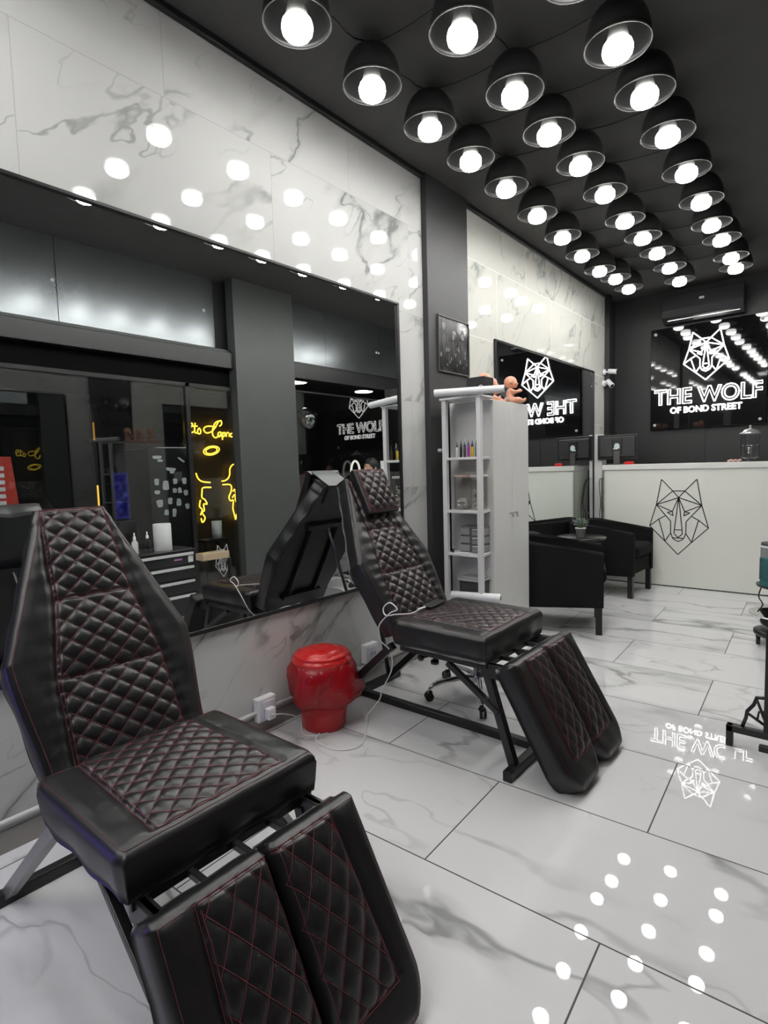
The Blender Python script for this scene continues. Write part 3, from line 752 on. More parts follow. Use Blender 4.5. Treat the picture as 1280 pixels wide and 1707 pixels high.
def blob(name, mat, cy, cz, ry, rz_, X, sd, k=.22, n=30, sq=1.0):
    rr = random.Random(sd); ph = [rr.uniform(0, 6) for _ in range(4)]; P = []
    for q in range(n):
        a = 2*PI*q/n; r = 1+k*(.5*math.sin(3*a+ph[0])+.35*math.sin(5*a+ph[1])+.25*math.sin(8*a+ph[2]))
        P.append((cy+ry*r*math.cos(a), cz+rz_*r*math.sin(a)))
    MB().prism(P, X, X+.0004, T).build(name, mat, pt_)
pd = M('print_dark', (.012, .012, .012), .3, var=.5); pm_ = M('print_mid', (.07, .07, .07), .3, var=1.6); pl = M('print_light', (.28, .28, .28), .3, var=1.4)
def fig(y, z, s, sd):
    X = .0062+.0006*sd/10
    blob('printed_coat', pd, y, z-.15*s, .062*s, .125*s, X, sd, .16)
    blob('printed_shirt', pm_, y+.004, z-.11*s, .022*s, .07*s, X+.0005, sd+1, .35)
    blob('printed_hair', pm_, y-.003, z+.012*s, .029*s, .036*s, X+.001, sd+2, .30)
    blob('printed_face', pl, y, z, .017*s, .024*s, X+.0015, sd+3, .12)
    for q in (-1, 1):
        blob('printed_eye', pd, y+q*.007*s, z+.004*s, .004*s, .003*s, X+.002, sd+4, .1, 10)
        blob('printed_hand', pl, y+q*.034*s, z-.17*s+q*.02*s, .010*s, .016*s, X+.0012, sd+5+q, .4, 14)
        blob('printed_sleeve', pm_, y+q*.05*s, z-.10*s, .008*s, .05*s, X+.0008, sd+7+q, .45, 24)
    blob('printed_mouth', pd, y, z-.012*s, .006*s, .002*s, X+.002, sd+9, .1, 10)
fig(-.14, .335, 1.1, 1); fig(-.01, .27, .85, 2); fig(.12, .29, 1.0, 3); fig(.06, .185, .62, 4); fig(-.075, .17, .58, 5); fig(.155, .175, .6, 6)
tag(MB().lathe([(0, .03), (.013, .026), (.013, 0)], n=14, T=Matrix.Rotation(PI/2, 4, 'Y')).build('screw_cap', white_plastic, loc=(.045, 3.46, 1.506)), 'small white knob fixed to the black pillar left of the shelf', 'screw cap')

# ---------------------------------------------------------------- armchairs, table, plant
def make_armchair(label, loc, rz=0):
    t = thing('armchair', label, 'armchair', loc, rz, 'black tub armchairs')
    # U-shaped shell: local x forward, width .62
    hwid, th = .312, .062; pts = []
    xf, xb = .86, .14
    path = [(xf, -hwid+th/2), (xb+.15, -hwid+th/2)]
    rc = .15
    path += [(xb+rc-rc*math.sin(a)*.82, -hwid+th/2+rc-rc*math.cos(a)) for a in [PI/2*k/6 for k in range(1, 7)]]
    path += [(x, -y) for x, y in reversed(path)]
    P = path; vs = []; fs = []
    n = len(P)
    for i, (x, y) in enumerate(P):
        a = Vector(P[max(i-1, 0)]); b = Vector(P[min(i+1, n-1)]); tg = (b-a).normalized(); nx = Vector((tg.y, -tg.x))
        if i in (0, n-1): nx = Vector((0, -1)) if i == 0 else Vector((0, 1))
        k = (xf-x)/(xf-xb); zt = .668+.085*smooth01(k*1.1); zb = .225-.03*k
        o_ = Vector((x, y)) + nx*th/2; ii = Vector((x, y))-nx*th/2
        r_ = .022
        for q, z in ((o_, zb), (o_, zt-r_), (o_-nx*r_*.35, zt-r_*.3), (o_-nx*r_, zt), (ii+nx*r_, zt), (ii+nx*r_*.35, zt-r_*.3), (ii, zt-r_), (ii, zb)):
            vs.append((q.x, q.y, z))
    for i in range(n-1):
        for k in range(8): fs.append((i*8+k, i*8+(k+1) % 8, (i+1)*8+(k+1) % 8, (i+1)*8+k))
    fs.append(tuple(range(7, -1, -1))); fs.append(tuple((n-1)*8+k for k in range(8)))
    mb = MB().add(vs, fs, False); mb.build('shell', fabric_black, t, bevel=.006)
    m = MB().box(.23, .845, -.245, .245, .235, .40); m.build('seat_base', fabric_black, t, bevel=.02, seg=3)
    m = MB().box(.26, .885, -.24, .24, .40, .535); m.build('seat_cushion', fabric_black, t, bevel=.05, seg=5)
    for x, y in ((.825, -.275), (.825, .275), (.21, -.24), (.21, .24)):
        MB().box(x-.025, x+.025, y-.025, y+.025, 0, .26).build('leg', M('dark_wood_leg', (.012, .011, .011), .35), t, bevel=.004)
    return t
ac = make_armchair('black fabric tub armchair nearer the white cabinet, its side to the viewer', (.0, 4.468, 0), .35)
dup(ac, (-.095, 6.205, 0), -.05, 'black fabric tub armchair in front of the white reception counter')
tb = thing('side_table', 'round black side table between the two armchairs', 'table', (.36, 5.49, 0))
MB().lathe([(0, .632), (.225, .632), (.235, .640), (.235, .652), (.228, .658), (0, .658)], n=40).build('table_top', M('table_black', (.02, .02, .02), .25), tb)
MB().cyl((0, 0, .02), (0, 0, .632), .022, 14).build('column', black_metal, tb)
MB().lathe([(0, .0), (.17, 0), (.17, .012), (.03, .026), (0, .026)], n=30).build('base', black_metal, tb)
pp = thing('potted_plant', 'small green and lilac plant in a white pot on the black side table', 'plant', (.37, 5.44, .658))
MB().lathe([(0, 0), (.036, 0), (.048, .082), (.052, .082), (.052, .094), (.045, .094), (.040, .07), (0, .07)], n=24).build('pot', M('pot_white', (.75, .75, .73), .4), pp)
m = MB(); m2 = MB(); rr = random.Random(2)
for k in range(70):
    a = rr.uniform(0, 6.28); out_ = rr.uniform(.02, .085); hh = rr.uniform(.06, .13)-out_*.3
    pts = [Vector((0, 0, .075)), Vector((math.cos(a)*out_*.5, math.sin(a)*out_*.5, .085+hh*.6)), Vector((math.cos(a)*out_, math.sin(a)*out_, .08+hh))]
    mm = m if k % 4 else m2
    m.tube(pts, [.0012, .002, .0006], 3)
    for j in range(3):
        c = pts[1].lerp(pts[2], .3+.3*j); mm.sphere(c, .007, 3, (1, 1, .6))
tag(m.build('foliage', M('leaf_green', (.16, .24, .12), .6), pp)); m2.build('flowers', M('lilac', (.30, .27, .50), .6), pp)

# ---------------------------------------------------------------- reception counter
ct_ = thing('reception_counter', 'white reception counter with a geometric wolf outline on its front', 'counter', (.19, 6.655, 0), math.radians(1.2))
MB().box(.0, 2.50, .0, .02, .012, 1.292).box(0, .02, 0, .45, .012, 1.30).box(2.48, 2.5, 0, .45, .012, 1.30).build('front_panel', white_panel, ct_, bevel=.002)
MB().box(.004, 2.49, .004, .03, 0, .012).build('plinth', black_metal, ct_)
MB().box(-.012, 2.51, -.014, .46, 1.292, 1.352).build('counter_top', white_lam, ct_, bevel=.004)
MB().box(.02, 2.48, .3, .62, .72, .75).build('desk_board', white_lam, ct_, bevel=.003)
WP = dict(A=(-.172, 1.181), C=(-.059, 1.055), M=(0, .984), E=(-.221, .903), G=(-.287, .665), e1=(-.060, .832), e2=(-.110, .820), e3=(-.052, .785), P=(-.075, .724), P2=(-.074, .596),
          N1=(-.038, .633), N3=(-.041, .590), N5=(0, .549), U1=(-.055, .543), U3=(-.041, .527), U5=(0, .506), K1=(-.194, .744), K2=(-.132, .781), K3=(-.130, .502), Z=(0, .363))
LINES = ['AC', 'CM', 'AE', 'EG', 'CE', 'ME', 'E-e1', 'M-e1', 'e1-e2', 'e2-e3', 'e1-e3', 'EP', 'P-P2', 'P2-U1', 'M-N1', 'N1-N3', 'N3-N5', 'U1-U3', 'U3-U5', 'G-K1', 'K1-K2', 'K1-K3', 'K3-P2', 'G-K3', 'K3-Z']
def wolf_segments():
    out = []
    for L_ in LINES:
        a, b = L_.split('-') if '-' in L_ else (L_[0], L_[1])
        for s in (1, -1): out.append(((WP[a][0]*s, WP[a][1]), (WP[b][0]*s, WP[b][1])))
    out += [((-.059, 1.055), (.059, 1.055)), ((-.038, .633), (.038, .633)), ((-.055, .543), (.055, .543))]
    return out
m = MB()
for (ax, az), (bx_, bz) in wolf_segments():
    m.bar((.79+ax, -.0008, az), (.79+bx_, -.0008, bz), .0095, .0024, up=(0, 1, 0))
m.build('wolf_outline', black_metal, ct_)
# things on the counter
mo = thing('computer_monitor', 'black computer monitor seen from behind at the left end of the counter', 'monitor', (.27, 6.90, 1.352), math.radians(186))
MB().box(-.225, .225, -.012, .012, .06, .355).build('screen_frame', black_plastic, mo, bevel=.006)
MB().box(-.20, .20, .012, .035, .09, .33).build('back_cover', M('monitor_grey', (.03, .03, .032), .35), mo, bevel=.012)
MB().box(-.055, .055, .035, .05, .13, .30).build('stand_mount', black_plastic, mo, bevel=.004)
MB().box(-.035, .035, .045, .06, .01, .16).build('stand', M('stand_grey', (.12, .12, .12), .3, .5), mo, bevel=.004)
MB().box(-.12, .12, -.06, .12, 0, .012).build('base', black_plastic, mo, bevel=.005)
MB().box(-.03, .03, .0505, .052, .19, .235).box(-.012, .04, .0505, .052, .18, .195).box(-.02, .02, .0505, .052, .235, .25).build('sticker', M('sticker_pale', (.62, .70, .70), .4), mo)
tag(MB().box(-.05, .05, -.03, .03, 0, .028).box(-.04, .045, -.025, .025, .028, .036).build('red_tray', red, loc=(.43, 6.80, 1.352), bevel=.006), 'small red tray on the counter beside the monitor', 'tray')
ds = thing('drink_dispenser', 'clear glass drink dispenser with silver lid and tap on the counter', 'dispenser', (1.595, 6.88, 1.352), math.radians(0))
MB().lathe([(.0, .0), (.05, .0), (.045, .015), (.02, .025), (.05, .035), (.078, .045)], n=24).build('base', clear_plastic, ds)
MB().lathe([(.078, .046), (.082, .06), (.084, .285)], n=32).build('glass_body', glass_mat('clear_glass', (.93, .94, .94), 0, 1.0), ds)
MB().lathe([(.100, .285), (.102, .292), (.075, .305), (.055, .328), (.016, .338), (.008, .35)], n=28).sphere((0, 0, .362), .014, 6).build('lid', M('lid_silver', (.6, .6, .61), .2, .7), ds)
MB().lathe([(.086, .165), (.087, .172)], n=32).build('band', chrome, ds)
MB().cyl((0, -.08, .10), (0, -.115, .10), .009, 10).cyl((0, -.112, .085), (0, -.112, .135), .006, 8).sphere((0, -.112, .14), .009, 5).build('tap', chrome, ds)
m = MB(); 
for k in range(6): m.sphere((-.05+.02*k, .01*math.sin(k*2), .014+.006*(k % 2)), .015, 5, (1, 1, .8))
tag(m.build('candy_dish', M('pink_glass', (.62, .36, .34), .3), loc=(1.47, 6.80, 1.352)), 'small heap of pink sweets left of the drink dispenser', 'sweets')
# white trunking left of the counter with dangling wires
tk = thing('wall_trunking', 'tall white trunking upright against the marble between far mirror and counter', 'trunking', (.055, 6.93, 0))
MB().box(-.055, .035, -.03, .05, 0, 1.72).box(-.055, .025, .055, .16, 0, 1.70).build('casing', white_metal, tk, bevel=.004)
m = MB()
for k in range(3):
    m.tube(smooth_curve([(.07, 6.95, 1.2), (.09+.02*k, 6.80+.03*k, 1.15), (.12+.01*k, 6.76, .9), (.10+.025*k, 6.79, .75), (.13-.01*k, 6.77, .62), (.11, 6.79, .5)], 5), .004, 5)
m.build('hanging_wires', black_plastic, tk, loc=(-.055, -6.93, 0))

# ---------------------------------------------------------------- sign with neon
sg = thing('neon_sign', 'glossy black sign board with lit white wolf head reading THE WOLF OF BOND STREET', 'sign', (1.055, 7.60, 1.772))
MB().box(-.604, .604, -.006, .006, 0, 1.22).build('board', gloss_black, sg, bevel=.003)
for x in (-.552, .546):
    for z in (.052, 1.158):
        MB().lathe([(0, .022), (.016, .020), (.018, .012), (.018, 0)], (x, -.006, z), 16, T=Matrix.Rotation(PI/2, 4, 'X')).build('stud', M('stud_white', (.7, .7, .68), .25), sg)
        MB().cyl((x, .006, z), (x, .05, z), .008, 8).build('standoff', chrome, sg)
m = MB()
for (ax, az), (bx_, bz) in wolf_segments():
    X_ = lambda x: x*.823; Z_ = lambda z: (z-.363)*.694+2.323-1.772
    m.tube([(X_(ax), -.020, Z_(az)), (X_(bx_), -.020, Z_(bz))], .0062, 6)
m.build('neon_wolf', neon_w, sg)
def text_mesh(body, bold=0.0):
    cu = bpy.data.curves.new('t', 'FONT'); cu.body = body; cu.size = 1; cu.offset = bold; cu.fill_mode = 'BOTH'; cu.extrude = 0; cu.resolution_u = 4
    o = bpy.data.objects.new('t', cu); COL.objects.link(o)
    bpy.context.view_layer.update()
    me = bpy.data.meshes.new_from_object(o.evaluated_get(bpy.context.evaluated_depsgraph_get()))
    bpy.data.objects.remove(o); return me
def text_loops(body, bold=0.0):
    me = text_mesh(body, bold); cnt = {}
    key = lambda i: (round(me.vertices[i].co.x, 4), round(me.vertices[i].co.y, 4))
    for p in me.polygons:
        vs = [key(i) for i in p.vertices]
        for a, b in zip(vs, vs[1:]+vs[:1]):
            e = (min(a, b), max(a, b)); cnt[e] = cnt.get(e, 0)+1
    adj = {}
    for (a, b), c in cnt.items():
        if c == 1: adj.setdefault(a, []).append(b); adj.setdefault(b, []).append(a)
    loops = []; seen = set()
    for s in adj:
        if s in seen: continue
        lp = [s]; seen.add(s); cur = s
        while True:
            nx = [q for q in adj[cur] if q not in seen]
            if not nx: break
            cur = nx[0]; seen.add(cur); lp.append(cur)
        if len(lp) > 2: loops.append(lp)
    return loops
def fit_text(body, x0, x1, z0, z1, bold=0):
    lp = text_loops(body, bold); xs = [p[0] for l in lp for p in l]; ys = [p[1] for l in lp for p in l]
    fx = (x1-x0)/(max(xs)-min(xs)); fz = (z1-z0)/(max(ys)-min(ys))
    return [[(x0+(p[0]-min(xs))*fx, z0+(p[1]-min(ys))*fz) for p in l] for l in lp]
m = MB()
for l in fit_text('THE WOLF', -.555, .562, .292, .480, .012): m.tube([(x, -.020, z) for x, z in l], .0066, 6, closed=True)
m.build('neon_letters', neon_w, sg)
def filled_text(body, x0, x1, z0, z1, y, mat, name, par, depth=.006, bold=.0, flip=False):
    me = text_mesh(body, bold); xs = [v.co.x for v in me.vertices]; ys = [v.co.y for v in me.vertices]
    a0, a1, b0, b1 = min(xs), max(xs), min(ys), max(ys); mb = MB()
    vs = [(x0+(v.co.x-a0)/(a1-a0)*(x1-x0), y, z0+(v.co.y-b0)/(b1-b0)*(z1-z0)) for v in me.vertices]
    mb.add(vs, [tuple(p.vertices) for p in me.polygons])
    o = mb.build(name, mat, par); s_ = o.modifiers.new('solid', 'SOLIDIFY'); s_.thickness = depth; s_.offset = 0
    return o
filled_text('OF BOND STREET', -.375, .372, .182, .258, -.022, neon_w, 'neon_letters', sg, .010, .022)

# air conditioner above the sign
acn = thing('air_conditioner', 'black wall air conditioner above the neon sign', 'air conditioner', (1.02, 7.65, 3.03))
def yprof(pts, x0, x1, name, mat):
    m = MB(); T = Matrix(((0, 0, 1, 0), (1, 0, 0, 0), (0, 1, 0, 0), (0, 0, 0, 1))); m.prism(pts, x0, x1, T); return m.build(name, mat, acn, bevel=.008)
yprof([(0, 0), (-.10, -.005), (-.19, .05), (-.215, .13), (-.205, .30), (0, .30)], -.42, .42, 'casing', M('ac_black', (.03, .03, .032), .22))
MB().box(-.36, .38, -.175, -.165, .012, .020).build('louver_edge', M('ac_chrome', (.8, .8, .8), .2, .6), acn)
MB().box(-.02, .03, -.222, -.214, .2, .225).build('badge', M('badge', (.6, .6, .6), .3), acn)

# security cameras
def seccam(label, loc, ang, dn):
    t = thing('security_camera', label, 'security camera', loc, ang)
    MB().lathe([(0, .03), (.035, .028), (.04, 0)], n=18, T=Matrix.Rotation(PI/2, 4, 'Y')).build('wall_mount', white_plastic, t)
    MB().tube(smooth_curve([(.02, 0, 0), (.06, 0, -.005), (.085, 0, .0)], 4), .012, 8).build('arm', white_plastic, t)
    T = Matrix.Translation((.09, 0, 0)) @ Matrix.Rotation(dn, 4, 'Y')
    b = MB().lathe([(0, -.04), (.026, -.036), (.030, -.02), (.030, .05), (.034, .062), (.028, .064), (0, .06)], n=18, T=T @ Matrix.Rotation(PI/2, 4, 'Y')).build('camera_body', white_plastic, t)
    MB().lathe([(0, .0645), (.022, .0645)], n=14, T=T @ Matrix.Rotation(PI/2, 4, 'Y')).build('lens', gloss_black, b)
seccam('white bullet security camera at the wall corner, the upper of two', (.0, 7.20, 2.50), .15, .15)
seccam('white bullet security camera at the wall corner, the lower one pointing down', (.0, 7.20, 2.36), -.4, .8)

# ---------------------------------------------------------------- right edge: iron stand, jar, trolley
st = thing('iron_stand', 'black wrought iron stand with cobweb bracket at the right edge', 'stand', (2.125, 3.08, 0))
MB().box(-.165, .30, -.018, .018, .072, .105).box(-.165, -.135, -.018, .018, 0, .105).box(.27, .30, -.018, .018, 0, .105).build('foot_frame', black_metal, st, bevel=.004)
MB().box(-.018, .295, -.16, -.13, .072, .10).build('cross_foot', black_metal, st, bevel=.004)
MB().box(-.014, .014, -.014, .014, .1, .60).build('post', black_metal, st, bevel=.003)
for s in (-1, 1):
    m = MB(); cc = (0, .12)
    O = [(s*.10, .105), (s*.085, .155), (s*.082, .185), (s*.055, .225), (s*.045, .262), (0, .268)]
    m.tube([(x, 0, z) for x, z in smooth_curve([(a, b, 0) for a, b in O], 1) and O], .0085, 6)
    for x, z in ((s*.084, .18), (s*.046, .258)): m.tube([(x, 0, z), (0, 0, .13)], .007, 6)
    m.tube([(s*.04, 0, .155), (s*.034, 0, .195), (0, 0, .205)], .005, 6)
    m.build('web_bracket', black_metal, st)
MB().box(.02, .15, -.26, .02, .60, .665).box(-.01, .1, -.01, .01, .585, .60).build('arm_pad', M('wrapped_pad', (.52, .40, .27), .12, bump=.8, bscale=25), st, bevel=.025, seg=3)
MB().bar((.03, -.12, .55), (.03, .0, .60), .02).build('clamp', steel, st)
tr = thing('rolling_trolley', 'low rolling stand with silver bowl and upper black tray at the right edge', 'trolley', (2.06, 4.98, 0))
MB().cyl((.0, 0, .12), (.0, 0, .43), .016, 10).build('column', black_metal, tr)
MB().lathe([(0, .425), (.14, .425), (.185, .44), (.19, .455), (.18, .455), (.14, .44), (0, .44)], n=32).build('upper_tray', black_metal, tr)
jr = thing('liquid_jar', 'teal-filled patterned jar with black cap on the tray at the right edge', 'jar', (1.985, 4.97, .441))
MB().lathe([(0, 0), (.088, 0), (.09, .01), (.09, .215)], n=30).build('lower_body', M('teal_liquid', (.05, .20, .22), .2), jr)
MB().lathe([(.0905, .215), (.09, .29)], n=30).build('upper_body', M('jar_grey', (.22, .24, .24), .2), jr)
MB().lathe([(.091, .29), (.091, .305)], n=30).build('band', white_plastic, jr)
MB().lathe([(.09, .305), (.088, .323), (0, .327)], n=30).build('cap', black_plastic, jr)
m = MB()
for k in range(10):
    for j in range(9):
        a = PI-.3+k*.16; m.sphere((math.cos(a)*.0905, math.sin(a)*.0905, .05+.018*j+.009*(k % 2)), .006, 3, (1, 1, .6))
tag(m.build('pattern', black_plastic, jr), kind='stuff')
MB().tube(smooth_curve([(-.15, -.06, .43), (-.165, -.05, .36), (-.14, -.04, .30), (-.17, -.03, .24)], 6), .005, 6).build('power_cord', black_plastic, tr)
MB().lathe([(.04, .115), (.10, .125), (.16, .16), (.215, .225), (.232, .235), (.232, .24), (.2, .235), (.14, .165), (0, .14)], n=40).build('bowl', chrome, tr)
MB().lathe([(0, .075), (.19, .075), (.20, .085), (.20, .105), (.15, .125), (0, .125)], n=30).build('base', black_plastic, tr)
for k in range(4):
    a = PI+.35+k*PI/2; x, y = .17*math.cos(a), .17*math.sin(a)
    MB().cyl((x-.012, y, .028), (x+.012, y, .028), .028, 14).sphere((x, y, .06), .018, 6).build('caster', black_plastic, tr)

# ---------------------------------------------------------------- things seen in the mirror, near the glass
tc = thing('tool_cabinet', 'black drawer cabinet with silver handle strips, seen in the big mirror', 'cabinet', (2.52, 2.545, 0))
MB().box(-.20, .20, -.30, .30, .10, .70).build('body', M('cab_black', (.02, .02, .022), .35), tc, bevel=.006)
MB().box(-.215, .205, -.305, .305, .70, .712).build('top', M('cab_top', (.05, .05, .05), .2), tc, bevel=.003)
for k, (z0, z1) in enumerate(((.575, .69), (.445, .565), (.315, .435), (.12, .305))):
    d = MB().box(-.212, -.20, -.285, .285, z0, z1).build('drawer', M('cab_black', (.02,)*3), tc, bevel=.003)
    MB().box(-.228, -.212, -.27, .27, z1-.032, z1-.008).build('handle_strip', M('alu', (.75, .75, .76), .3, .3), d, bevel=.003)
MB().box(-.2135, -.2125, .22, .27, .59, .65).build('sticker', white_plastic, tc)
MB().box(-.2135, -.2125, .08, .16, .618, .634).build('sticker', M('sticker_pink', (.5, .2, .5), .4), tc)
for x in (-.16, .16):
    for y in (-.24, .24): MB().cyl((x, y-.012, .035), (x, y+.012, .035), .035, 14).box(x-.02, x+.02, y-.015, y+.015, .05, .10).build('caster', black_plastic, tc)
pr = thing('paper_towel_roll', 'white paper towel roll standing on the black drawer cabinet, seen in the mirror', 'paper roll', (2.44, 2.60, .712))
MB().lathe([(.025, 0), (.075, 0), (.078, .005), (.078, .24), (.075, .245), (.025, .245), (.025, 0)], n=32).build('paper', M('paper_towel', (.75, .75, .74), .9), pr)
for k, (y, lab) in enumerate(((2.445, 'clear spray bottle beside the paper towel roll, seen in the mirror'), (2.33, 'pale spray bottle left of the clear one on the drawer cabinet, seen in the mirror'))):
    sb_ = thing('spray_bottle', lab, 'bottle', (2.42, y, .712))
    MB().lathe([(0, 0), (.026, 0), (.027, .01), (.027, .105), (.011, .125), (.011, .135)], n=18).build('bottle_body', clear_plastic if k == 0 else M('bottle_pale', (.6, .6, .6), .3), sb_)
    MB().lathe([(.012, .13), (.012, .155), (.006, .16), (.005, .19), (0, .19)], n=12).build('spray_cap', white_plastic, sb_)
# wolf wire emblem on glass
m = MB()
for (ax, az), (bx_, bz) in wolf_segments(): m.tube([(2.748, 3.43-ax*.33, .30+(az-.363)*.42), (2.748, 3.43-bx_*.33, .30+(bz-.363)*.42)], .0035, 4)
tag(m.build('wolf_emblem', M('emblem_silver', (.65, .66, .67), .3)), 'small silver line drawing of a wolf head on the glass, seen in the mirror', 'emblem')
# dark office stool farther back, seen in the mirror
make_stool('office_stool', 'black rolling office stool seen in the mirror behind the farther chair', (2.42, 4.7, 0), .4, .52, .27, leather)
tag(B(-.012, .0, -.09, .09, -.10, .10).build('wall_panel', white_plastic, loc=(2.735, 6.16, 1.41), bevel=.006), 'white square switch panel on the glass wall, seen in the mirror behind the shelf', 'switch panel')
# ring light
rl = thing('ring_light', 'white ring light on a thin stand seen in the big mirror', 'lamp', (2.69, 5.50, 0))
MB().tube([(0, .085*math.cos(a), 1.36+.15*math.sin(a)) for a in [2*PI*k/32 for k in range(32)]], .014, 8, closed=True).build('ring', EM('ring_glow', (1, .95, .85), .9), rl)
MB().cyl((0, 0, .03), (0, 0, 1.21), .010, 8).build('pole', black_metal, rl)
for k in range(3): MB().tube([(0, 0, .3), (.06*math.cos(k*2.1), .2*math.sin(k*2.1), .01)], .007, 6).build('leg', black_metal, rl)

# seated person, seen in the mirror
def person(loc, rz):
    t = thing('person', 'person with black hair and navy shirt sitting with back turned, seen in the mirror', 'person', loc, rz)
    V = []; E = []; R_ = []
    def add(p, r, par=None):
        V.append(p); R_.append(r)
        if par is not None: E.append((par, len(V)-1))
        return len(V)-1
    z0 = .70
    pel = add((0, 0, z0), .15); ab = add((.01, 0, z0+.18), .135, pel); ch = add((.03, 0, z0+.38), .15, ab); ne0 = add((.05, 0, z0+.52), .07, ch); ne = add((.07, 0, z0+.60), .055, ne0)
    parts = []
    for s in (-1, 1):
        sh = add((.04, s*.17, z0+.46), .065, ch); el = add((.14, s*.22, z0+.20), .045, sh); wr_ = add((.36, s*.13, z0+.18), .03, el); hd = add((.43, s*.11, z0+.18), .035, wr_)
        hp = add((.06, s*.09, z0-.03), .095, pel); kn = add((.40, s*.11, z0-.05), .06, hp); an = add((.30, s*.10, .24), .042, kn); ft = add((.30, s*.10, .15), .04, an); add((.40, s*.10, .12), .03, ft)
    me = bpy.data.meshes.new('body'); me.from_pydata(V, E, []); o = bpy.data.objects.new('body', me); COL.objects.link(o); o.parent = t
    t_ = NT('person_body'); P = t_.sep(t_.obj())
    c1 = t_.mix(t_.math('GREATER_THAN', P[2], z0+.545), t_.mix(t_.math('GREATER_THAN', P[2], z0-.02), (.01, .01, .012), (.014, .015, .035)), (.42, .24, .16))
    t_.pbr(c1, .8); me.materials.append(t_.m)
    sm = o.modifiers.new('skin', 'SKIN'); sm.use_smooth_shade = True
    for i, r in enumerate(R_): me.skin_vertices[0].data[i].radius = (r, r)
    me.skin_vertices[0].data[0].use_root = True
    sb = o.modifiers.new('sub', 'SUBSURF'); sb.levels = sb.render_levels = 2
    sk = M('person_skin', (.45, .26, .18), .5); hc = Vector((.085, 0, z0+.71))
    m = MB().sphere(hc, .10, 10, (1, .80, 1.15)).sphere(hc+Vector((.04, 0, -.05)), .065, 8, (1, .85, 1)).sphere(hc+Vector((.105, 0, -.01)), .018, 5, (1, .8, 1.4)).sphere(hc+Vector((.09, 0, -.05)), .016, 5, (1, 1.8, .6))
    for s in (-1, 1): m.sphere(hc+Vector((0, s*.082, -.01)), .024, 6, (.7, .35, 1.2))
    m.build('head', sk, t)
    MB().sphere(hc+Vector((-.014, 0, .024)), .105, 10, (1, .86, 1.08)).build('hair', M('black_hair', (.008, .007, .007), .6), t)
    for s in (-1, 1):
        h = MB(); w0 = Vector((.43, s*.11, z0+.18))
        for k in range(4): h.tube([w0+Vector((.01, (k-1.5)*.017, 0)), w0+Vector((.055, (k-1.5)*.019, .004)), w0+Vector((.078-.006*abs(k-1.5), (k-1.5)*.019, -.015))], [.010, .009, .007], 6)
        h.tube([w0+Vector((-.01, -s*.03, 0)), w0+Vector((.025, -s*.052, -.004)), w0+Vector((.045, -s*.052, -.012))], [.012, .010, .008], 6)
        h.build('hand', sk, t)
person((2.41, 5.58, 0), math.radians(-88))
ps = thing('bar_stool', 'black bar stool under the seated person', 'stool', (2.41, 5.60, 0))
MB().lathe([(0, .52), (.17, .52), (.18, .54), (.17, .56), (0, .56)], n=24).build('seat', leather, ps)
for k in range(4): a = PI/4+k*PI/2; MB().tube([(.1*math.cos(a), .1*math.sin(a), .52), (.2*math.cos(a), .2*math.sin(a), .0)], .012, 6).build('leg', black_metal, ps)

# ---------------------------------------------------------------- beyond the glass
def map_crop(px, py):
    """the script sign's layout, units of metres in the sign plane"""
    return (3.45+(px-958)/3.048*.00795, 1.957-(py-455)/3.048*.0075)
S = [[(960,470),(975,464),(978,452),(966,452),(961,470),(968,492),(984,488)], [(992,448),(988,470),(988,490),(998,494)], [(980,464),(1002,462)], [(1010,470),(1002,482),(1003,495),(1013,496),(1017,482),(1010,470)],
     [(1095,462),(1060,460),(1038,466),(1032,480),(1046,492),(1070,485),(1090,465),(1108,438),(1122,432),(1124,448),(1112,458)], [(1108,434),(1090,445),(1076,475),(1076,503),(1092,513),(1106,500)],
     [(1118,486),(1106,488),(1102,502),(1108,508),(1116,498),(1118,486),(1119,508)], [(1128,486),(1124,522)], [(1127,492),(1136,486),(1139,500),(1128,507)], [(1145,507),(1147,488),(1157,487)], [(1162,488),(1161,506)],
     [(1178,490),(1169,493),(1168,505),(1179,506)], [(1188,468),(1185,508),(1190,492),(1198,490),(1199,508)], [(1212,488),(1204,496),(1208,508),(1217,502),(1212,488)]]
ns = thing('neon_script_sign', 'yellow neon handwriting with a looped capital beyond the glass, seen in the mirror', 'neon sign', (0, 0, 0))
m = MB()
for s in S: m.tube(smooth_curve([(3.30, *map_crop(*p)) for p in s], 3), .0085, 5)
m.build('script_tubes', neon_y, ns)
nf = thing('neon_face_sign', 'yellow neon bearded faces under a halo, beyond the glass and seen in the mirror', 'neon sign', (0, 0, 0))
m = MB()
for r_ in (1, .72): m.tube([(3.30, *map_crop(1065+40*r_*math.cos(a), 573+20*r_*math.sin(a)-6*r_*math.cos(a))) for a in [2*PI*k/24 for k in range(24)]], .008, 5, closed=True)
m.build('halo', neon_y, nf)
FL = [[(982,676),(990,700),(1010,716),(1050,722)], [(1052,745),(1012,745),(1006,765),(1004,790),(1018,800),(1028,822),(1010,820),(1012,850),(1000,860),(1014,885),(1000,905),(994,885)], [(996,800),(990,830),(1002,845),(992,870)],
      [(1108,718),(1135,712),(1152,690),(1155,660),(1172,640),(1192,645),(1208,670),(1214,700),(1216,745)], [(1112,735),(1145,735),(1158,745),(1155,770),(1142,795),(1150,815),(1165,812),(1160,850),(1166,880),(1172,908)],
      [(1165,770),(1176,760),(1182,785),(1190,755),(1200,780),(1208,750),(1215,775)], [(1160,800),(1175,785),(1178,820),(1192,790),(1200,825),(1212,790)], [(1172,908),(1180,880),(1188,905),(1196,875),(1204,905),(1214,870),(1216,820),(1216,745)], [(1180,840),(1192,830),(1204,850)]]
m = MB()
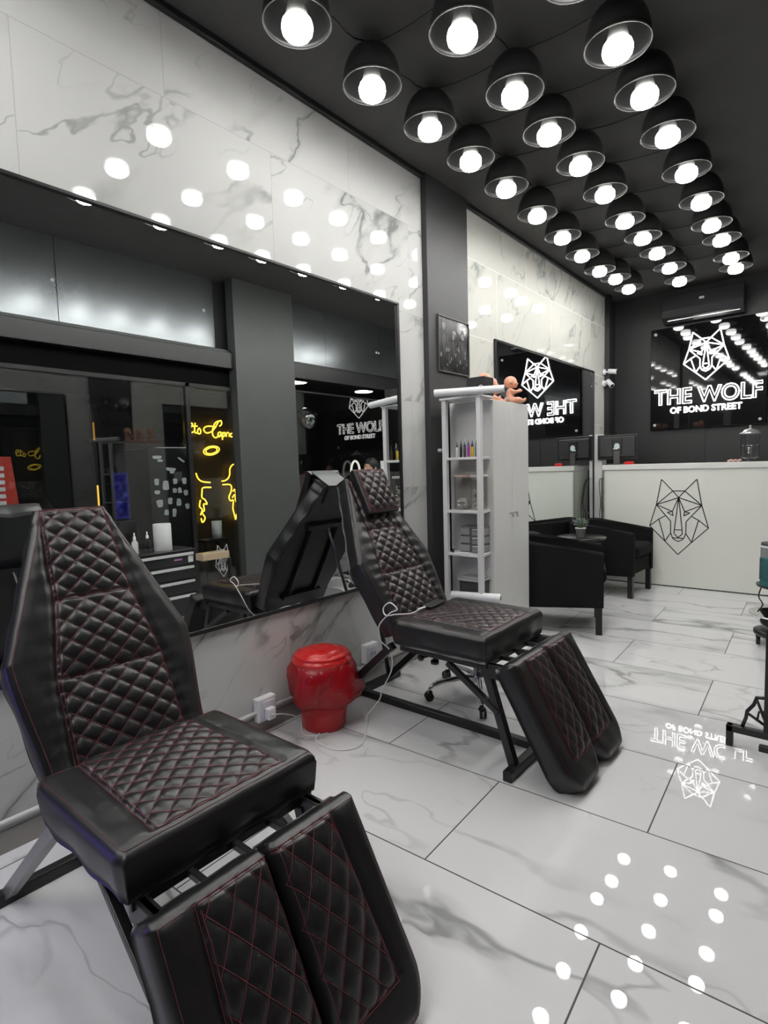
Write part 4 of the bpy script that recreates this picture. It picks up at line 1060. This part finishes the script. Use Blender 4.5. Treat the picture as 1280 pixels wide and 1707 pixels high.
for s in FL: m.tube(smooth_curve([(3.30, *map_crop(*p)) for p in s], 3), .0085, 5)
m.build('face_tubes', neon_y, nf)
structure(B(3.36, 3.40, 3.42, 4.6, 0, 2.3).build('wall_passage_panel', M('brown_panel', (.05, .035, .02), .5)))
# black fridge with stickers
fr = thing('black_fridge', 'tall black cabinet covered with white stickers beyond the glass, seen in the mirror', 'fridge', (3.30, 3.20, 0))
MB().box(-.02, .5, -.25, .26, .0, 1.69).build('body', black_plastic, fr, bevel=.01)
MB().box(.0, .3, -.12, .2, 1.69, 1.70).build('paper_sheet', white_plastic, fr, rot=(0, 0, .2))
m = MB(); rr = random.Random(11)
stk = M('sticker_white', (.85, .86, .87), .4, var=.8)
lay = [(-.15, 1.59, .10, .035), (-.12, 1.555, .06, .025), (.13, 1.56, .09, .02, .6), (.0, 1.46, .11, .035), (.01, 1.43, .05, .03), (-.17, 1.33, .05, .07), (-.07, 1.29, .07, .10), (.04, 1.33, .05, .06), (.15, 1.33, .05, .07),
       (-.17, 1.22, .06, .04), (.03, 1.23, .05, .05), (.09, 1.23, .045, .06), (.16, 1.20, .05, .06), (-.15, 1.10, .07, .08), (-.03, 1.12, .05, .07), (.07, 1.10, .055, .08), (.17, 1.05, .05, .06), (-.08, 1.0, .05, .06), (.01, .99, .045, .09)]
for L_ in lay:
    y, z, a, b = L_[:4]; an = L_[4] if len(L_) > 4 else rr.uniform(-.12, .12)
    T = Matrix.Translation((-.0215, y, z)) @ Matrix.Rotation(-an, 4, 'X'); n = 8
    T2 = T @ Matrix(((0, 0, 1, 0), (1, 0, 0, 0), (0, 1, 0, 0), (0, 0, 0, 1)))
    k = MB().prism([(a/2*math.copysign(abs(math.cos(q))**.5, math.cos(q))*(1+.12*math.sin(q*3+y*40)), b/2*math.copysign(abs(math.sin(q))**.5, math.sin(q))) for q in [2*PI*i/16+.01 for i in range(16)]], 0, .001, T2)
    k.build('sticker', stk, fr)
bl = thing('blue_screen', 'blue glowing screen in the dark beyond the glass, seen in the mirror', 'screen', (3.3, 2.66, 0))
MB().box(0, .05, -.08, .08, .95, 1.45).build('case', black_plastic, bl)
t_ = NT('blue_glow'); e = t_.n('ShaderNodeEmission'); nz = t_.step(t_.noise(t_.obj(), 14, 4).outputs[0], .45, .75, .0, 1.)
t_.put(e.inputs[0], t_.mix(nz, (.02, .02, .3), (.2, .2, 1.0))); e.inputs[1].default_value = .22; t_.t.links.new(e.outputs[0], t_.out.inputs[0])
MB().box(-.003, 0, -.075, .075, .97, 1.44).build('display', t_.m, bl)
MB().box(-.1, .15, -.1, .1, 0, .95).build('pedestal', black_plastic, bl)
for k, (z0, z1) in enumerate(((1.12, 1.32), (1.76, 1.93))):
    o = MB().cyl((3.3, 2.43, z0), (3.3, 2.43, z1), .008, 8).build('neon_tube', EM('orange_neon', (1, .5, .08), 2.0 if k == 0 else .5))
    tag(o, ('upright orange neon tube in the dark, lower one, seen in the mirror', 'upright dim orange neon tube, upper one, seen in the mirror')[k], 'neon tube')
tag(B(3.31, 3.33, 2.41, 2.45, 0, 2.1).build('neon_post', black_metal), 'thin black post carrying the orange neon tubes, seen in the mirror', 'post')
rb = thing('red_banner', 'red sign board with pale lettering at the left, seen in the mirror', 'sign board', (3.3, 1.62, 0))
MB().prism([(-.14, 0), (.22, 0), (.09, 1.60), (-.14, 1.60)], 0, .03, Matrix(((0, 0, 1, 0), (1, 0, 0, 0), (0, 1, 0, 0), (0, 0, 0, 1)))).build('board', M('banner_red', (.45, .035, .02), .5, **{'Emission_Color': (.45, .03, .02), 'Emission_Strength': .12}), rb)  # board is no lamp; a faint glow is added to lift its red
m = MB()
for k in range(7): m.box(-.002, 0, -.06, .03, 1.48-.06*k, 1.515-.06*k)
m.build('lettering', white_plastic, rb)
# recessed downlights of the passage
for i, (x, y) in enumerate(((4.16, 7.39), (4.12, 5.82))):
    o = MB().lathe([(0, 2.742), (.15, 2.742), (.155, 2.746), (.155, 2.75)], (x, y, 0), 24).build('downlight', EM('downlight_glow', (1, .96, .86), 8.0))
    tag(o, ('round recessed ceiling light above the wolf reflection, seen in the mirror', 'round recessed ceiling light next to the charcoal pillar, seen in the mirror')[i], 'ceiling light')
# chrome disc lamp
cd = thing('chrome_dish', 'shiny chrome dome hanging beyond the glass next to the charcoal pillar, seen in the mirror', 'chrome dome', (3.35, 5.30, 2.12))
MB().lathe([(0, .12), (.06, .11), (.12, .06), (.15, 0), (.145, -.02), (.10, .02), (.05, .05), (0, .06)], n=28, T=Matrix.Rotation(-PI/2.3, 4, 'Y')).build('dome', M('chrome_rough', (.7, .7, .7), .12, 1, bump=.6, bscale=20), cd)
MB().cyl((0, 0, .1), (0, 0, .62), .006, 6).build('rod', black_metal, cd)
# small dark table with candle-like roll
sd = thing('dark_side_table', 'dark low table beyond the glass carrying a white roll, seen in the mirror', 'table', (3.0, 3.45, 0))
MB().box(-.1, .1, -.12, .16, .66, .69).build('table_top', black_metal, sd, bevel=.003)
for x, y in ((-.09, -.11), (.09, -.11), (-.09, .15), (.09, .15)): MB().box(x-.01, x+.01, y-.01, y+.01, 0, .66).build('leg', black_metal, sd)
tag(MB().lathe([(0, 0), (.055, 0), (.055, .19), (0, .19)], n=22).build('paper_roll', M('paper_towel', (.75,)*3), loc=(2.98, 3.53, .69)), 'white roll on the dark low table beyond the glass, seen in the mirror', 'paper roll')
